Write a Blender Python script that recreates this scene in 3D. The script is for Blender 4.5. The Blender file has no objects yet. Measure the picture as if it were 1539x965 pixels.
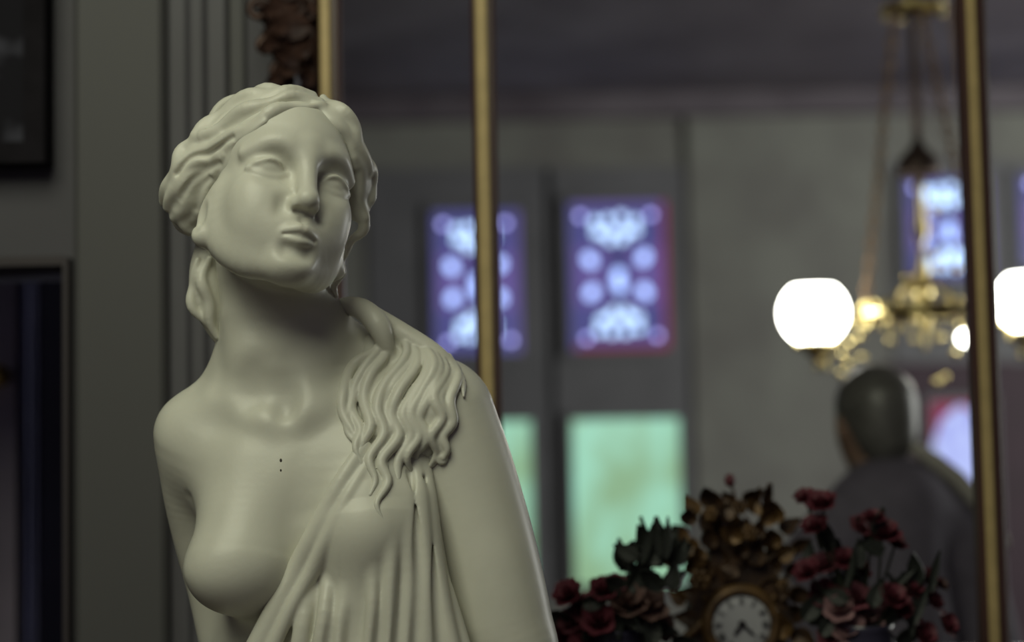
import bpy, bmesh, math, random
import numpy as np
from mathutils import Vector, Matrix, Quaternion

# ------------------------------------------------------------------ camera
FPX = 2600.0                      # focal length in pixels of the 1539x965 frame
CAM = Vector((0.0, 0.0, 1.5))
PITCH, ROLL = math.radians(4.0), math.radians(1.1)
ROT = Matrix.Rotation(math.radians(90) + PITCH, 3, 'X') @ Matrix.Rotation(-ROLL, 3, 'Z')
RIGHT, UP, FWD = ROT @ Vector((1, 0, 0)), ROT @ Vector((0, 1, 0)), ROT @ Vector((0, 0, -1))
D0 = 1.82                         # distance of the statue
SC = D0 / FPX                     # one statue unit in metres
scene = bpy.context.scene
COL = scene.collection
cam_data = bpy.data.cameras.new('camera')
cam_data.sensor_width = 36.0
cam_data.lens = FPX / 1539.0 * 36.0
cam_data.clip_start = 0.05
cam_data.dof.use_dof = True
cam_data.dof.focus_distance = D0 - 0.04
cam_data.dof.aperture_fstop = 2.25
cam = bpy.data.objects.new('camera', cam_data)
COL.objects.link(cam)
cam.matrix_world = Matrix.Translation(CAM) @ ROT.to_4x4()
scene.camera = cam

# ------------------------------------------------------------------ world, light, exposure
scene.view_settings.view_transform = 'Standard'
scene.view_settings.look = 'None'
scene.view_settings.exposure = 0.0
scene.view_settings.gamma = 1.0
scene.view_settings.use_curve_mapping = False
world = bpy.data.worlds.new('room_ambient')
scene.world = world
world.use_nodes = True
world.node_tree.nodes['Background'].inputs[0].default_value = (0.62, 0.55, 0.72, 1)
world.node_tree.nodes['Background'].inputs[1].default_value = 0.105


def area_light(name, loc, target, size, energy, colour):
    d = bpy.data.lights.new(name, 'AREA')
    d.shape = 'RECTANGLE'
    d.size, d.size_y = size
    d.energy = energy
    d.color = colour
    o = bpy.data.objects.new(name, d)
    COL.objects.link(o)
    o.location = loc
    o.rotation_euler = (Vector(target) - Vector(loc)).to_track_quat('-Z', 'Y').to_euler()
    return o


# added key light assumed for the statue, from above left; no window there
area_light('window_daylight', (-0.74, 0.38, 3.15), (-0.2, 1.8, 1.6), (1.5, 1.5), 29.0, (0.98, 1.0, 0.77))
# added fill light, out of view on the right, to brighten the far room
area_light('far_room_daylight', (6.6, 7.2, 2.2), (0.0, 10.5, 2.0), (4.0, 2.4), 290.0, (0.97, 0.99, 0.93))


# ------------------------------------------------------------------ small helpers
def W(px, py, d):
    """world point seen at pixel (px, py), d metres along the viewing axis"""
    return CAM + FWD * d + RIGHT * ((px - 769.5) * d / FPX) + UP * ((482.5 - py) * d / FPX)


def ZAT(px, py, y):
    """world point on the plane Y = y seen at pixel"""
    v = FWD + RIGHT * ((px - 769.5) / FPX) + UP * ((482.5 - py) / FPX)
    return CAM + v * (y / v.y)


def tag(o, label=None, cat=None, group=None, kind=None):
    if label: o['label'] = label
    if cat: o['category'] = cat
    if group: o['group'] = group
    if kind: o['kind'] = kind
    return o


def empty(name, loc=(0, 0, 0), rz=0.0, parent=None):
    o = bpy.data.objects.new(name, None)
    COL.objects.link(o)
    o.location = loc
    o.rotation_euler = (0, 0, rz)
    o.empty_display_size = 0.05
    if parent: o.parent = parent
    return o


def link(name, me, mat=None, parent=None, smooth=False):
    if mat is not None and len(me.materials) == 0: me.materials.append(mat)
    if smooth:
        me.polygons.foreach_set('use_smooth', [True] * len(me.polygons))
    o = bpy.data.objects.new(name, me)
    COL.objects.link(o)
    if parent: o.parent = parent
    return o


def mesh_from(name, verts, faces):
    me = bpy.data.meshes.new(name)
    me.from_pydata([tuple(v) for v in verts], [], faces)
    me.update()
    return me


class MB:
    """collects shapes into one mesh"""
    def __init__(self): self.v, self.f = [], []

    def add(self, vs, fs):
        n = len(self.v)
        self.v += [Vector(p) for p in vs]
        self.f += [tuple(i + n for i in f) for f in fs]
        return self

    def box(self, x0, x1, y0, y1, z0, z1, M=None):
        vs = [Vector((x, y, z)) for x in (x0, x1) for y in (y0, y1) for z in (z0, z1)]
        if M: vs = [M @ p for p in vs]
        return self.add(vs, [(0, 1, 3, 2), (4, 6, 7, 5), (0, 4, 5, 1), (2, 3, 7, 6), (0, 2, 6, 4), (1, 5, 7, 3)])

    def bbox(self, x0, x1, y0, y1, z0, z1, b, M=None):
        """box with bevelled long edges on the -y side"""
        pr = [(x0, y1), (x0, y0 + b), (x0 + b, y0), (x1 - b, y0), (x1, y0 + b), (x1, y1)]
        vs = [Vector((x, y, z)) for z in (z0, z1) for x, y in pr]
        n = len(pr)
        fs = [(i, (i + 1) % n, n + (i + 1) % n, n + i) for i in range(n)] + [tuple(range(n))[::-1], tuple(range(n, 2 * n))]
        if M: vs = [M @ p for p in vs]
        return self.add(vs, fs)

    def lathe(self, prof, n=16, M=None, a0=0, a1=2 * math.pi):
        full = abs(a1 - a0 - 2 * math.pi) < 1e-6
        m = n if full else n + 1
        vs = []
        for r, z in prof:
            for i in range(m):
                a = a0 + (a1 - a0) * i / n
                vs.append(Vector((r * math.cos(a), r * math.sin(a), z)))
        fs = []
        for k in range(len(prof) - 1):
            for i in range(n):
                j = (i + 1) % m
                fs.append((k * m + i, k * m + j, (k + 1) * m + j, (k + 1) * m + i))
        if full and prof[0][0] > 1e-5: fs.append(tuple(range(m))[::-1])
        if full and prof[-1][0] > 1e-5: fs.append(tuple(range((len(prof) - 1) * m, len(prof) * m)))
        if M: vs = [M @ p for p in vs]
        return self.add(vs, fs)

    def tube(self, pts, rad, n=8, flat=1.0):
        pts = [Vector(p) for p in pts]
        if not hasattr(rad, '__len__'): rad = [rad] * len(pts)
        vs, fs = [], []
        t = (pts[1] - pts[0]).normalized()
        nrm = t.orthogonal().normalized()
        for i, p in enumerate(pts):
            t = (pts[min(i + 1, len(pts) - 1)] - pts[max(i - 1, 0)]).normalized()
            nrm = (nrm - t * nrm.dot(t)).normalized()
            b = t.cross(nrm)
            for k in range(n):
                a = 2 * math.pi * k / n
                vs.append(p + (nrm * math.cos(a) + b * math.sin(a) * flat) * rad[i])
        for i in range(len(pts) - 1):
            for k in range(n):
                j = (k + 1) % n
                fs.append((i * n + k, i * n + j, (i + 1) * n + j, (i + 1) * n + k))
        fs += [tuple(range(n))[::-1], tuple(range((len(pts) - 1) * n, len(pts) * n))]
        return self.add(vs, fs)

    def ball(self, c, r, n=10, m=6, M=None):
        if not hasattr(r, '__len__'): r = (r, r, r)
        vs = [Vector((0, 0, -1))]
        for i in range(1, m):
            th = math.pi * i / m
            for k in range(n):
                a = 2 * math.pi * k / n
                vs.append(Vector((math.sin(th) * math.cos(a), math.sin(th) * math.sin(a), -math.cos(th))))
        vs.append(Vector((0, 0, 1)))
        fs = [(0, 1 + (k + 1) % n, 1 + k) for k in range(n)]
        for i in range(m - 2):
            for k in range(n):
                j = (k + 1) % n
                fs.append((1 + i * n + k, 1 + i * n + j, 1 + (i + 1) * n + j, 1 + (i + 1) * n + k))
        last = len(vs) - 1
        fs += [(last, 1 + (m - 2) * n + k, 1 + (m - 2) * n + (k + 1) % n) for k in range(n)]
        out = []
        for p in vs:
            q = Vector((p.x * r[0], p.y * r[1], p.z * r[2]))
            if M: q = M @ q
            out.append(q + Vector(c))
        return self.add(out, fs)

    def mesh(self, name):
        return mesh_from(name, self.v, self.f)

    def build(self, name, mat, parent=None, smooth=False):
        return link(name, self.mesh(name), mat, parent, smooth)


def spline(pts, n=6):
    """Catmull-Rom through the points (tuples of any length)"""
    P = [np.array(p, float) for p in pts]
    P = [2 * P[0] - P[1]] + P + [2 * P[-1] - P[-2]]
    out = []
    for i in range(1, len(P) - 2):
        for k in range(n):
            t = k / n
            a, b, c, d = P[i - 1], P[i], P[i + 1], P[i + 2]
            out.append(0.5 * ((2 * b) + (c - a) * t + (2 * a - 5 * b + 4 * c - d) * t * t + (3 * b - a - 3 * c + d) * t ** 3))
    out.append(P[-2])
    return out


# ------------------------------------------------------------------ materials
MATS = {}


def mat(name, colour, rough=0.6, metal=0.0, spec=0.5, var=0.0, scale=8.0, colour2=None, bump=0.0, bscale=40.0,
        emit=None, estr=0.0, sss=0.0, stretch=(1, 1, 1), trans=0.0, coat=0.0):
    if name in MATS: return MATS[name]
    m = bpy.data.materials.new(name)
    m.use_nodes = True
    nt = m.node_tree
    b = nt.nodes['Principled BSDF']
    b.inputs['Base Color'].default_value = (*colour, 1)
    b.inputs['Roughness'].default_value = rough
    b.inputs['Metallic'].default_value = metal
    b.inputs['Specular IOR Level'].default_value = spec
    if trans: b.inputs['Transmission Weight'].default_value = trans
    if coat:
        b.inputs['Coat Weight'].default_value = coat
        b.inputs['Coat Roughness'].default_value = 0.25
    if sss:
        b.inputs['Subsurface Weight'].default_value = sss
        b.inputs['Subsurface Radius'].default_value = (0.012, 0.009, 0.006)
        b.inputs['Subsurface Scale'].default_value = 1.0
    tc = nt.nodes.new('ShaderNodeTexCoord')
    mp = nt.nodes.new('ShaderNodeMapping')
    mp.inputs['Scale'].default_value = stretch
    nt.links.new(tc.outputs['Object'], mp.inputs['Vector'])
    if var or colour2:
        nz = nt.nodes.new('ShaderNodeTexNoise')
        nz.inputs['Scale'].default_value = scale
        nz.inputs['Detail'].default_value = 5
        nt.links.new(mp.outputs[0], nz.inputs['Vector'])
        cr = nt.nodes.new('ShaderNodeValToRGB')
        cr.color_ramp.elements[0].position = 0.35
        cr.color_ramp.elements[1].position = 0.65
        c2 = colour2 or tuple(c * (1 - var) for c in colour)
        cr.color_ramp.elements[0].color = (*c2, 1)
        cr.color_ramp.elements[1].color = (*colour, 1)
        nt.links.new(nz.outputs['Fac'], cr.inputs[0])
        nt.links.new(cr.outputs[0], b.inputs['Base Color'])
    if bump:
        n2 = nt.nodes.new('ShaderNodeTexNoise')
        n2.inputs['Scale'].default_value = bscale
        n2.inputs['Detail'].default_value = 4
        nt.links.new(mp.outputs[0], n2.inputs['Vector'])
        bp = nt.nodes.new('ShaderNodeBump')
        bp.inputs['Strength'].default_value = bump
        bp.inputs['Distance'].default_value = 0.004
        nt.links.new(n2.outputs['Fac'], bp.inputs['Height'])
        nt.links.new(bp.outputs[0], b.inputs['Normal'])
    if emit:
        b.inputs['Emission Color'].default_value = (*emit, 1)
        b.inputs['Emission Strength'].default_value = estr
    MATS[name] = m
    return m


# ------------------------------------------------------------------ solid sculpting: distance field -> mesh
class Field:
    def __init__(self, lo, hi, h):
        self.lo = np.array(lo, np.float32)
        self.h = np.float32(h)
        self.n = [int(math.ceil((hi[i] - lo[i]) / h)) + 1 for i in range(3)]
        self.D = np.full(self.n, 60.0 * h, np.float32)
        self.ax = [(self.lo[i] + np.arange(self.n[i], dtype=np.float32) * self.h) for i in range(3)]

    def _sl(self, lo, hi, pad):
        s = []
        for i in range(3):
            a = int(math.floor((lo[i] - pad - self.lo[i]) / self.h))
            b = int(math.ceil((hi[i] + pad - self.lo[i]) / self.h)) + 1
            a, b = max(a, 0), min(b, self.n[i])
            if a >= b: return None
            s.append(slice(a, b))
        return tuple(s)

    def _grid(self, s):
        return (self.ax[0][s[0]][:, None, None], self.ax[1][s[1]][None, :, None], self.ax[2][s[2]][None, None, :])

    def _mix(self, s, d, k, op):
        D = self.D[s]
        if op == 'sub': d = -d
        if k <= 0:
            self.D[s] = np.minimum(D, d) if op == 'add' else np.maximum(D, d)
            return
        h = np.maximum(k - np.abs(D - d), 0) / k
        if op == 'add': self.D[s] = np.minimum(D, d) - h * h * (k * 0.25)
        else: self.D[s] = np.maximum(D, d) + h * h * (k * 0.25)

    def ell(self, c, r, R=None, k=8.0, op='add'):
        c = np.array(c, np.float32)
        if not hasattr(r, '__len__'): r = (r, r, r)
        m = max(r)
        s = self._sl(c - m, c + m, k + 3 * self.h)
        if s is None: return
        X, Y, Z = self._grid(s)
        X, Y, Z = X - c[0], Y - c[1], Z - c[2]
        if R is not None:          # columns of R are the local axes
            A = np.array(R, np.float32)
            X, Y, Z = (X * A[0, i] + Y * A[1, i] + Z * A[2, i] for i in range(3))
        k0 = np.sqrt((X / r[0]) ** 2 + (Y / r[1]) ** 2 + (Z / r[2]) ** 2)
        k1 = np.sqrt((X / r[0] ** 2) ** 2 + (Y / r[1] ** 2) ** 2 + (Z / r[2] ** 2) ** 2)
        self._mix(s, k0 * (k0 - 1) / np.maximum(k1, 1e-6), k, op)

    def cone(self, a, b, ra, rb, k=8.0, op='add'):
        a, b = np.array(a, np.float32), np.array(b, np.float32)
        lo = np.minimum(a - ra, b - rb)
        hi = np.maximum(a + ra, b + rb)
        s = self._sl(lo, hi, k + 3 * self.h)
        if s is None: return
        X, Y, Z = self._grid(s)
        d = b - a
        L = max(float(d @ d), 1e-6)
        t = np.clip(((X - a[0]) * d[0] + (Y - a[1]) * d[1] + (Z - a[2]) * d[2]) / L, 0, 1)
        q = np.sqrt((X - a[0] - t * d[0]) ** 2 + (Y - a[1] - t * d[1]) ** 2 + (Z - a[2] - t * d[2]) ** 2)
        self._mix(s, q - (ra + (rb - ra) * t), k, op)

    def chain(self, pts, k=8.0, op='add', smooth=0):
        """pts: (x, y, z, r); built as its own union first so that the blend is even"""
        P = [np.array(p, np.float32) for p in (spline(pts, smooth) if smooth else pts)]
        lo = np.min([p[:3] - p[3] for p in P], 0)
        hi = np.max([p[:3] + p[3] for p in P], 0)
        s = self._sl(lo, hi, k + 3 * self.h)
        if s is None: return
        G = self._grid(s)
        best = None
        for a, b in zip(P[:-1], P[1:]):
            d = b[:3] - a[:3]
            L = max(float(d @ d), 1e-6)
            t = np.clip(((G[0] - a[0]) * d[0] + (G[1] - a[1]) * d[1] + (G[2] - a[2]) * d[2]) / L, 0, 1)
            q = np.sqrt((G[0] - a[0] - t * d[0]) ** 2 + (G[1] - a[1] - t * d[1]) ** 2 + (G[2] - a[2] - t * d[2]) ** 2)
            q = q - (a[3] + (b[3] - a[3]) * t)
            best = q if best is None else np.minimum(best, q)
        self._mix(s, best, k, op)

    def plane(self, p, n, k=8.0):
        """keep only the side the normal points away from"""
        X, Y, Z = self._grid((slice(None),) * 3)
        n = np.array(n, np.float32) / np.linalg.norm(n)
        d = (X - p[0]) * n[0] + (Y - p[1]) * n[1] + (Z - p[2]) * n[2]
        h = np.maximum(k - np.abs(self.D - d), 0) / k
        self.D = np.maximum(self.D, d) + h * h * (k * 0.25)

    def front(self):
        """for every (x, y) column the largest z inside the solid, nan where empty"""
        ins = self.D < 0
        idx = ins.shape[2] - 1 - np.argmax(ins[:, :, ::-1], axis=2)
        any_ = ins.any(axis=2)
        I, J = np.indices(idx.shape)
        k1 = np.minimum(idx + 1, self.n[2] - 1)
        a, b = self.D[I, J, idx], self.D[I, J, k1]
        t = np.clip(a / np.where(np.abs(a - b) < 1e-6, -1, a - b), 0, 1)
        z = self.lo[2] + (idx + t) * self.h
        z[~any_] = np.nan
        return z

    def surface(self, relax=1, keep=None):
        """relax: smoothing rounds; above height keep only one round (fine detail)"""
        D = self.D
        # close the solid at the border of the grid
        for ax in range(3):
            for e in (0, -1):
                sl = [slice(None)] * 3
                sl[ax] = e
                D[tuple(sl)] = np.maximum(D[tuple(sl)], self.h * 0.3)
        S = D < 0
        c = np.zeros([n - 1 for n in self.n], np.uint8)
        offs = [(i, j, k) for i in (0, 1) for j in (0, 1) for k in (0, 1)]
        for o in offs:
            c += S[o[0]:o[0] + c.shape[0], o[1]:o[1] + c.shape[1], o[2]:o[2] + c.shape[2]]
        act = np.argwhere((c > 0) & (c < 8))
        idm = np.full(c.shape, -1, np.int32)
        idm[act[:, 0], act[:, 1], act[:, 2]] = np.arange(len(act))
        val = np.stack([D[act[:, 0] + o[0], act[:, 1] + o[1], act[:, 2] + o[2]] for o in offs], 1)
        acc = np.zeros((len(act), 3), np.float32)
        cnt = np.zeros(len(act), np.float32)
        for a in range(8):
            for b in range(a + 1, 8):
                da = np.array(offs[b]) - np.array(offs[a])
                if np.abs(da).sum() != 1: continue
                va, vb = val[:, a], val[:, b]
                cr = (va < 0) != (vb < 0)
                t = np.where(cr, va / np.where(cr, va - vb, 1), 0)
                acc += np.where(cr[:, None], np.array(offs[a]) + t[:, None] * da, 0)
                cnt += cr
        V = (act + acc / cnt[:, None]) * self.h + self.lo
        quads = []
        for ax in range(3):
            u, v = (ax + 1) % 3, (ax + 2) % 3
            s0 = [slice(1, self.n[i] - 1) for i in range(3)]
            s1 = list(s0)
            s0[ax] = slice(0, self.n[ax] - 1)
            s1[ax] = slice(1, self.n[ax])
            A, B = S[tuple(s0)], S[tuple(s1)]
            e = np.argwhere(A != B)
            fl = A[e[:, 0], e[:, 1], e[:, 2]]
            e = e + 1
            e[:, ax] -= 1
            q = []
            for du, dv in ((-1, -1), (0, -1), (0, 0), (-1, 0)):
                g = e.copy()
                g[:, u] += du
                g[:, v] += dv
                q.append(idm[g[:, 0], g[:, 1], g[:, 2]])
            q = np.stack(q, 1)
            q[~fl] = q[~fl][:, ::-1]
            quads.append(q)
        Q = np.concatenate(quads)
        Q = Q[(Q >= 0).all(1)]
        for it in range(relax):
            sm = np.zeros_like(V)
            ct = np.zeros(len(V), np.float32)
            for a, b in ((0, 1), (1, 2), (2, 3), (3, 0)):
                for i, j in ((a, b), (b, a)):
                    for d in range(3):
                        sm[:, d] += np.bincount(Q[:, i], weights=V[Q[:, j], d], minlength=len(V)).astype(np.float32)
                    ct += np.bincount(Q[:, i], minlength=len(V))
            amt = np.full(len(V), 0.5, np.float32)
            if keep is not None and it > 0: amt = 0.5 * np.clip((keep - V[:, 1]) / 60.0, 0, 1)
            V = V + amt[:, None] * (sm / np.maximum(ct, 1)[:, None] - V)
        return V, Q


def mesh_np(name, V, Q):
    me = bpy.data.meshes.new(name)
    me.vertices.add(len(V))
    me.vertices.foreach_set('co', np.ascontiguousarray(V, np.float32).ravel())
    me.loops.add(len(Q) * 4)
    me.loops.foreach_set('vertex_index', np.ascontiguousarray(Q, np.int32).ravel())
    me.polygons.add(len(Q))
    me.polygons.foreach_set('loop_start', np.arange(0, len(Q) * 4, 4, dtype=np.int32))
    me.polygons.foreach_set('loop_total', np.full(len(Q), 4, np.int32))
    me.polygons.foreach_set('use_smooth', np.ones(len(Q), bool))
    me.update(calc_edges=True)
    return me
# ------------------------------------------------------------------ the statue
def q(px, py, w):
    f = 1 - w / FPX
    return np.array([(px - 769.5) * f, (482.5 - py) * f, w], np.float32)


def q4(px, py, w, r):
    return np.array([*q(px, py, w), r], np.float32)


def rot3(yaw, pitch, roll):
    y, p, r = (math.radians(a) for a in (yaw, pitch, roll))
    cy, sy, cp, sp, cr, sr = math.cos(y), math.sin(y), math.cos(p), math.sin(p), math.cos(r), math.sin(r)
    Ry = np.array([[cy, 0, sy], [0, 1, 0], [-sy, 0, cy]])
    Rx = np.array([[1, 0, 0], [0, cp, sp], [0, -sp, cp]])
    Rz = np.array([[cr, sr, 0], [-sr, cr, 0], [0, 0, 1]])
    return Rz @ Ry @ Rx


HM = rot3(26, 16, 14)
HC = q(423, 283, 10)


def hl(x, y, z, r=None):
    p = HC + HM @ np.array([x, y, z])
    return p if r is None else np.array([*p, r], np.float32)


def to_world(V):
    B = np.array([RIGHT, UP, -FWD])          # rows
    o = np.array(CAM + FWD * D0)
    return o + (np.asarray(V, float) * SC) @ B


class Front:
    """reads the front surface of a field at a pixel"""
    def __init__(self, F): self.F, self.z = F, F.front()

    def w(self, px, py, default=-60.0):
        w = 0.0
        for _ in range(3):
            p = q(px, py, w)
            i = int(round(float((p[0] - self.F.lo[0]) / self.F.h)))
            j = int(round(float((p[1] - self.F.lo[1]) / self.F.h)))
            if not (0 <= i < self.z.shape[0] and 0 <= j < self.z.shape[1]): return default
            z = self.z[i, j]
            if np.isnan(z): return default
            w = float(z)
        return w


def build_body():
    B = Field((-565, -640, -250), (105, 372, 175), 2.0)
    TY = rot3(-22, -4, 0)
    # --- torso
    B.ell(q(462, 770, -75), (176, 215, 104), TY, 1)
    B.ell(q(425, 690, -72), (150, 100, 86), TY, 40)
    B.ell(q(500, 690, -80), (165, 110, 88), TY, 40)
    B.ell(q(450, 1010, -75), (150, 160, 105), TY, 60)
    # --- neck
    B.chain([hl(0, -30, -50, 84), q4(419, 470, -80, 88), q4(425, 560, -72, 89), q4(432, 640, -78, 98)], 34, smooth=4)
    # trapezius and shoulders
    B.chain([q4(395, 545, -85, 58), q4(335, 612, -95, 54), q4(300, 648, -90, 56)], 60)
    B.chain([q4(470, 520, -95, 55), q4(560, 560, -100, 62), q4(650, 610, -95, 74)], 60)
    # left hand side of the picture: round bare shoulder, arm drawn back
    B.chain([q4(299, 656, -72, 66), q4(296, 730, -98, 54), q4(304, 800, -122, 47), q4(322, 880, -135, 43), q4(345, 990, -135, 39), q4(390, 1080, -100, 36)], 34, smooth=6)
    # right hand side: arm coming forward
    B.chain([q4(660, 628, -72, 87), q4(690, 700, -62, 82), q4(717, 775, -48, 77), q4(738, 850, -36, 75), q4(757, 930, -26, 73), q4(775, 1010, -16, 66), q4(735, 1100, 0, 54), q4(640, 1150, 10, 46)], 26, smooth=6)
    # chest muscle running into each arm
    B.chain([q4(335, 690, -45, 44), q4(385, 705, -24, 46), q4(430, 720, -8, 44)], 70, smooth=4)
    # --- breasts
    B.chain([q4(378, 730, -16, 60), q4(370, 790, 12, 72), q4(364, 846, 34, 79)], 62, smooth=6)
    B.ell(q(330, 856, 62), 44, None, 34)
    B.ell(q(302, 858, 72), 17, None, 16)
    B.ell(q(292, 857, 76), 10, None, 6)
    B.chain([q4(545, 715, -8, 60), q4(552, 790, 22, 78)], 54, smooth=4)
    # arm pit crease
    B.chain([q4(278, 752, -14, 4), q4(279, 785, -22, 8), q4(276, 815, -42, 13)], 16, 'sub', smooth=4)
    # --- throat: the two cords, collar bones, hollow
    fr = Front(B)
    def on(px, py, r, sink): return q4(px, py, fr.w(px, py) - sink, r)
    B.chain([on(362, 480, 16, 20), on(380, 548, 17, 19), on(406, 612, 15, 15)], 44, smooth=4)
    B.chain([on(490, 480, 18, 20), on(478, 548, 18, 19), on(454, 612, 15, 15)], 44, smooth=4)
    B.chain([on(414, 628, 13, 15), on(374, 614, 11, 14), on(330, 606, 11, 14)], 48, smooth=4)
    B.chain([on(458, 624, 14, 14), on(488, 612, 14, 11), on(530, 596, 12, 12), on(570, 580, 12, 13)], 38, smooth=4)
    B.ell(q(427, 600, fr.w(427, 600) + 13), (14, 24, 11), None, 30, 'sub')
    B.ell(q(378, 580, fr.w(378, 580) + 16), (18, 24, 12), None, 40, 'sub')
    # --- head
    B.ell(hl(0, 42, -18), (97, 104, 116), HM, 4)
    B.ell(hl(0, 40, 18), (87, 80, 85), HM, 30)
    B.ell(hl(0, -50, 22), (84, 88, 80), HM, 34)
    B.ell(hl(0, -58, 0), (95, 78, 66), HM, 34)
    for s in (-1, 1):
        B.chain([hl(84 * s, -40, -4, 16), hl(78 * s, -98, 6, 25), hl(52 * s, -132, 46, 27), hl(14 * s, -138, 80, 24)], 36, smooth=4)
        B.ell(hl(54 * s, -40, 60), (32, 30, 30), HM, 36)
        B.ell(hl(44 * s, -80, 62), (36, 40, 34), HM, 36)
    B.ell(hl(0, -139, 90), (29, 20, 23), HM, 20)
    B.ell(hl(0, -93, 84), (40, 34, 28), HM, 30)
    # brow and sockets
    for s in (-1, 1):
        B.ell(hl(50 * s, 2, 113), (36, 20, 24), HM, 26, 'sub')
        B.ell(hl(24 * s, -4, 107), (12, 18, 15), HM, 16, 'sub')
        B.chain([hl(14 * s, 24, 95, 8), hl(32 * s, 36, 94, 8), hl(56 * s, 36, 85, 8), hl(84 * s, 18, 60, 6)], 20, smooth=4)
        # eye: ball, lids
        B.ell(hl(49 * s, -2, 66.5), (27, 22, 25), HM, 8)
        B.chain([hl(25 * s, -7, 84, 2), hl(36 * s, 5, 91.5, 3.4), hl(52 * s, 9, 92, 3.8), hl(68 * s, 3, 84.5, 3.4), hl(80 * s, -8, 72, 2)], 6, smooth=4)
        B.chain([hl(25 * s, -8, 83, 2), hl(38 * s, -14, 87.5, 2.6), hl(54 * s, -16, 86.5, 2.8), hl(68 * s, -13, 81, 2.4), hl(78 * s, -8, 73, 2)], 7, smooth=4)
        B.chain([hl(28 * s, 0, 89, 1.2), hl(38 * s, 12, 95, 1.5), hl(53 * s, 16, 94.5, 1.5), hl(70 * s, 9, 86, 1.2)], 8, 'sub', smooth=4)
    # nose
    B.chain([hl(0, 38, 93, 16), hl(0, 12, 101, 14.5), hl(0, -20, 112, 14), hl(0, -44, 124, 14)], 15, smooth=4)
    B.ell(hl(0, -49, 126), (15.5, 12.5, 13), HM, 9)
    for s in (-1, 1):
        B.ell(hl(16 * s, -55, 109), (11, 11, 15), HM, 8)
        B.ell(hl(9.5 * s, -65, 117), (6, 5, 9), HM, 4, 'sub')
        B.ell(hl(30 * s, -60, 110), (5, 9, 7), HM, 18, 'sub')
    B.chain([hl(0, -70, 116, 2.5), hl(0, -79, 116.5, 3.5)], 10, 'sub')
    # lips
    B.chain([hl(-27, -101, 101, 4), hl(-15, -95, 112, 7.8), hl(-5, -91, 118, 8), hl(0, -92, 118, 7.6), hl(5, -91, 118, 8), hl(15, -95, 112, 7.8), hl(27, -101, 101, 4)], 9, smooth=4)
    B.chain([hl(-23, -105, 102, 4.5), hl(-11, -109, 110, 8.6), hl(0, -111, 114, 9.6), hl(11, -109, 110, 8.6), hl(23, -105, 102, 4.5)], 9, smooth=4)
    B.chain([hl(-24, -102.5, 112, 0.5), hl(-13, -101.5, 119.5, 1.3), hl(0, -102, 124.5, 1.6), hl(13, -101.5, 119.5, 1.3), hl(24, -102.5, 112, 0.5)], 6, 'sub', smooth=4)
    B.chain([hl(-16, -124, 115, 4), hl(0, -125, 120, 6), hl(16, -124, 115, 4)], 22, 'sub', smooth=3)
    # ears
    for s in (-1, 1):
        B.ell(hl(100 * s, -76, -12), (14, 36, 21), HM, 12)
        B.ell(hl(106 * s, -100, -5), (16, 17, 15), HM, 9)
        B.ell(hl(114 * s, -70, -2), (7, 20, 11), HM, 7, 'sub')
        B.ell(hl(124 * s, -96, 4), (6, 6, 6), HM, 6, 'sub')
    return B


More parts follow.
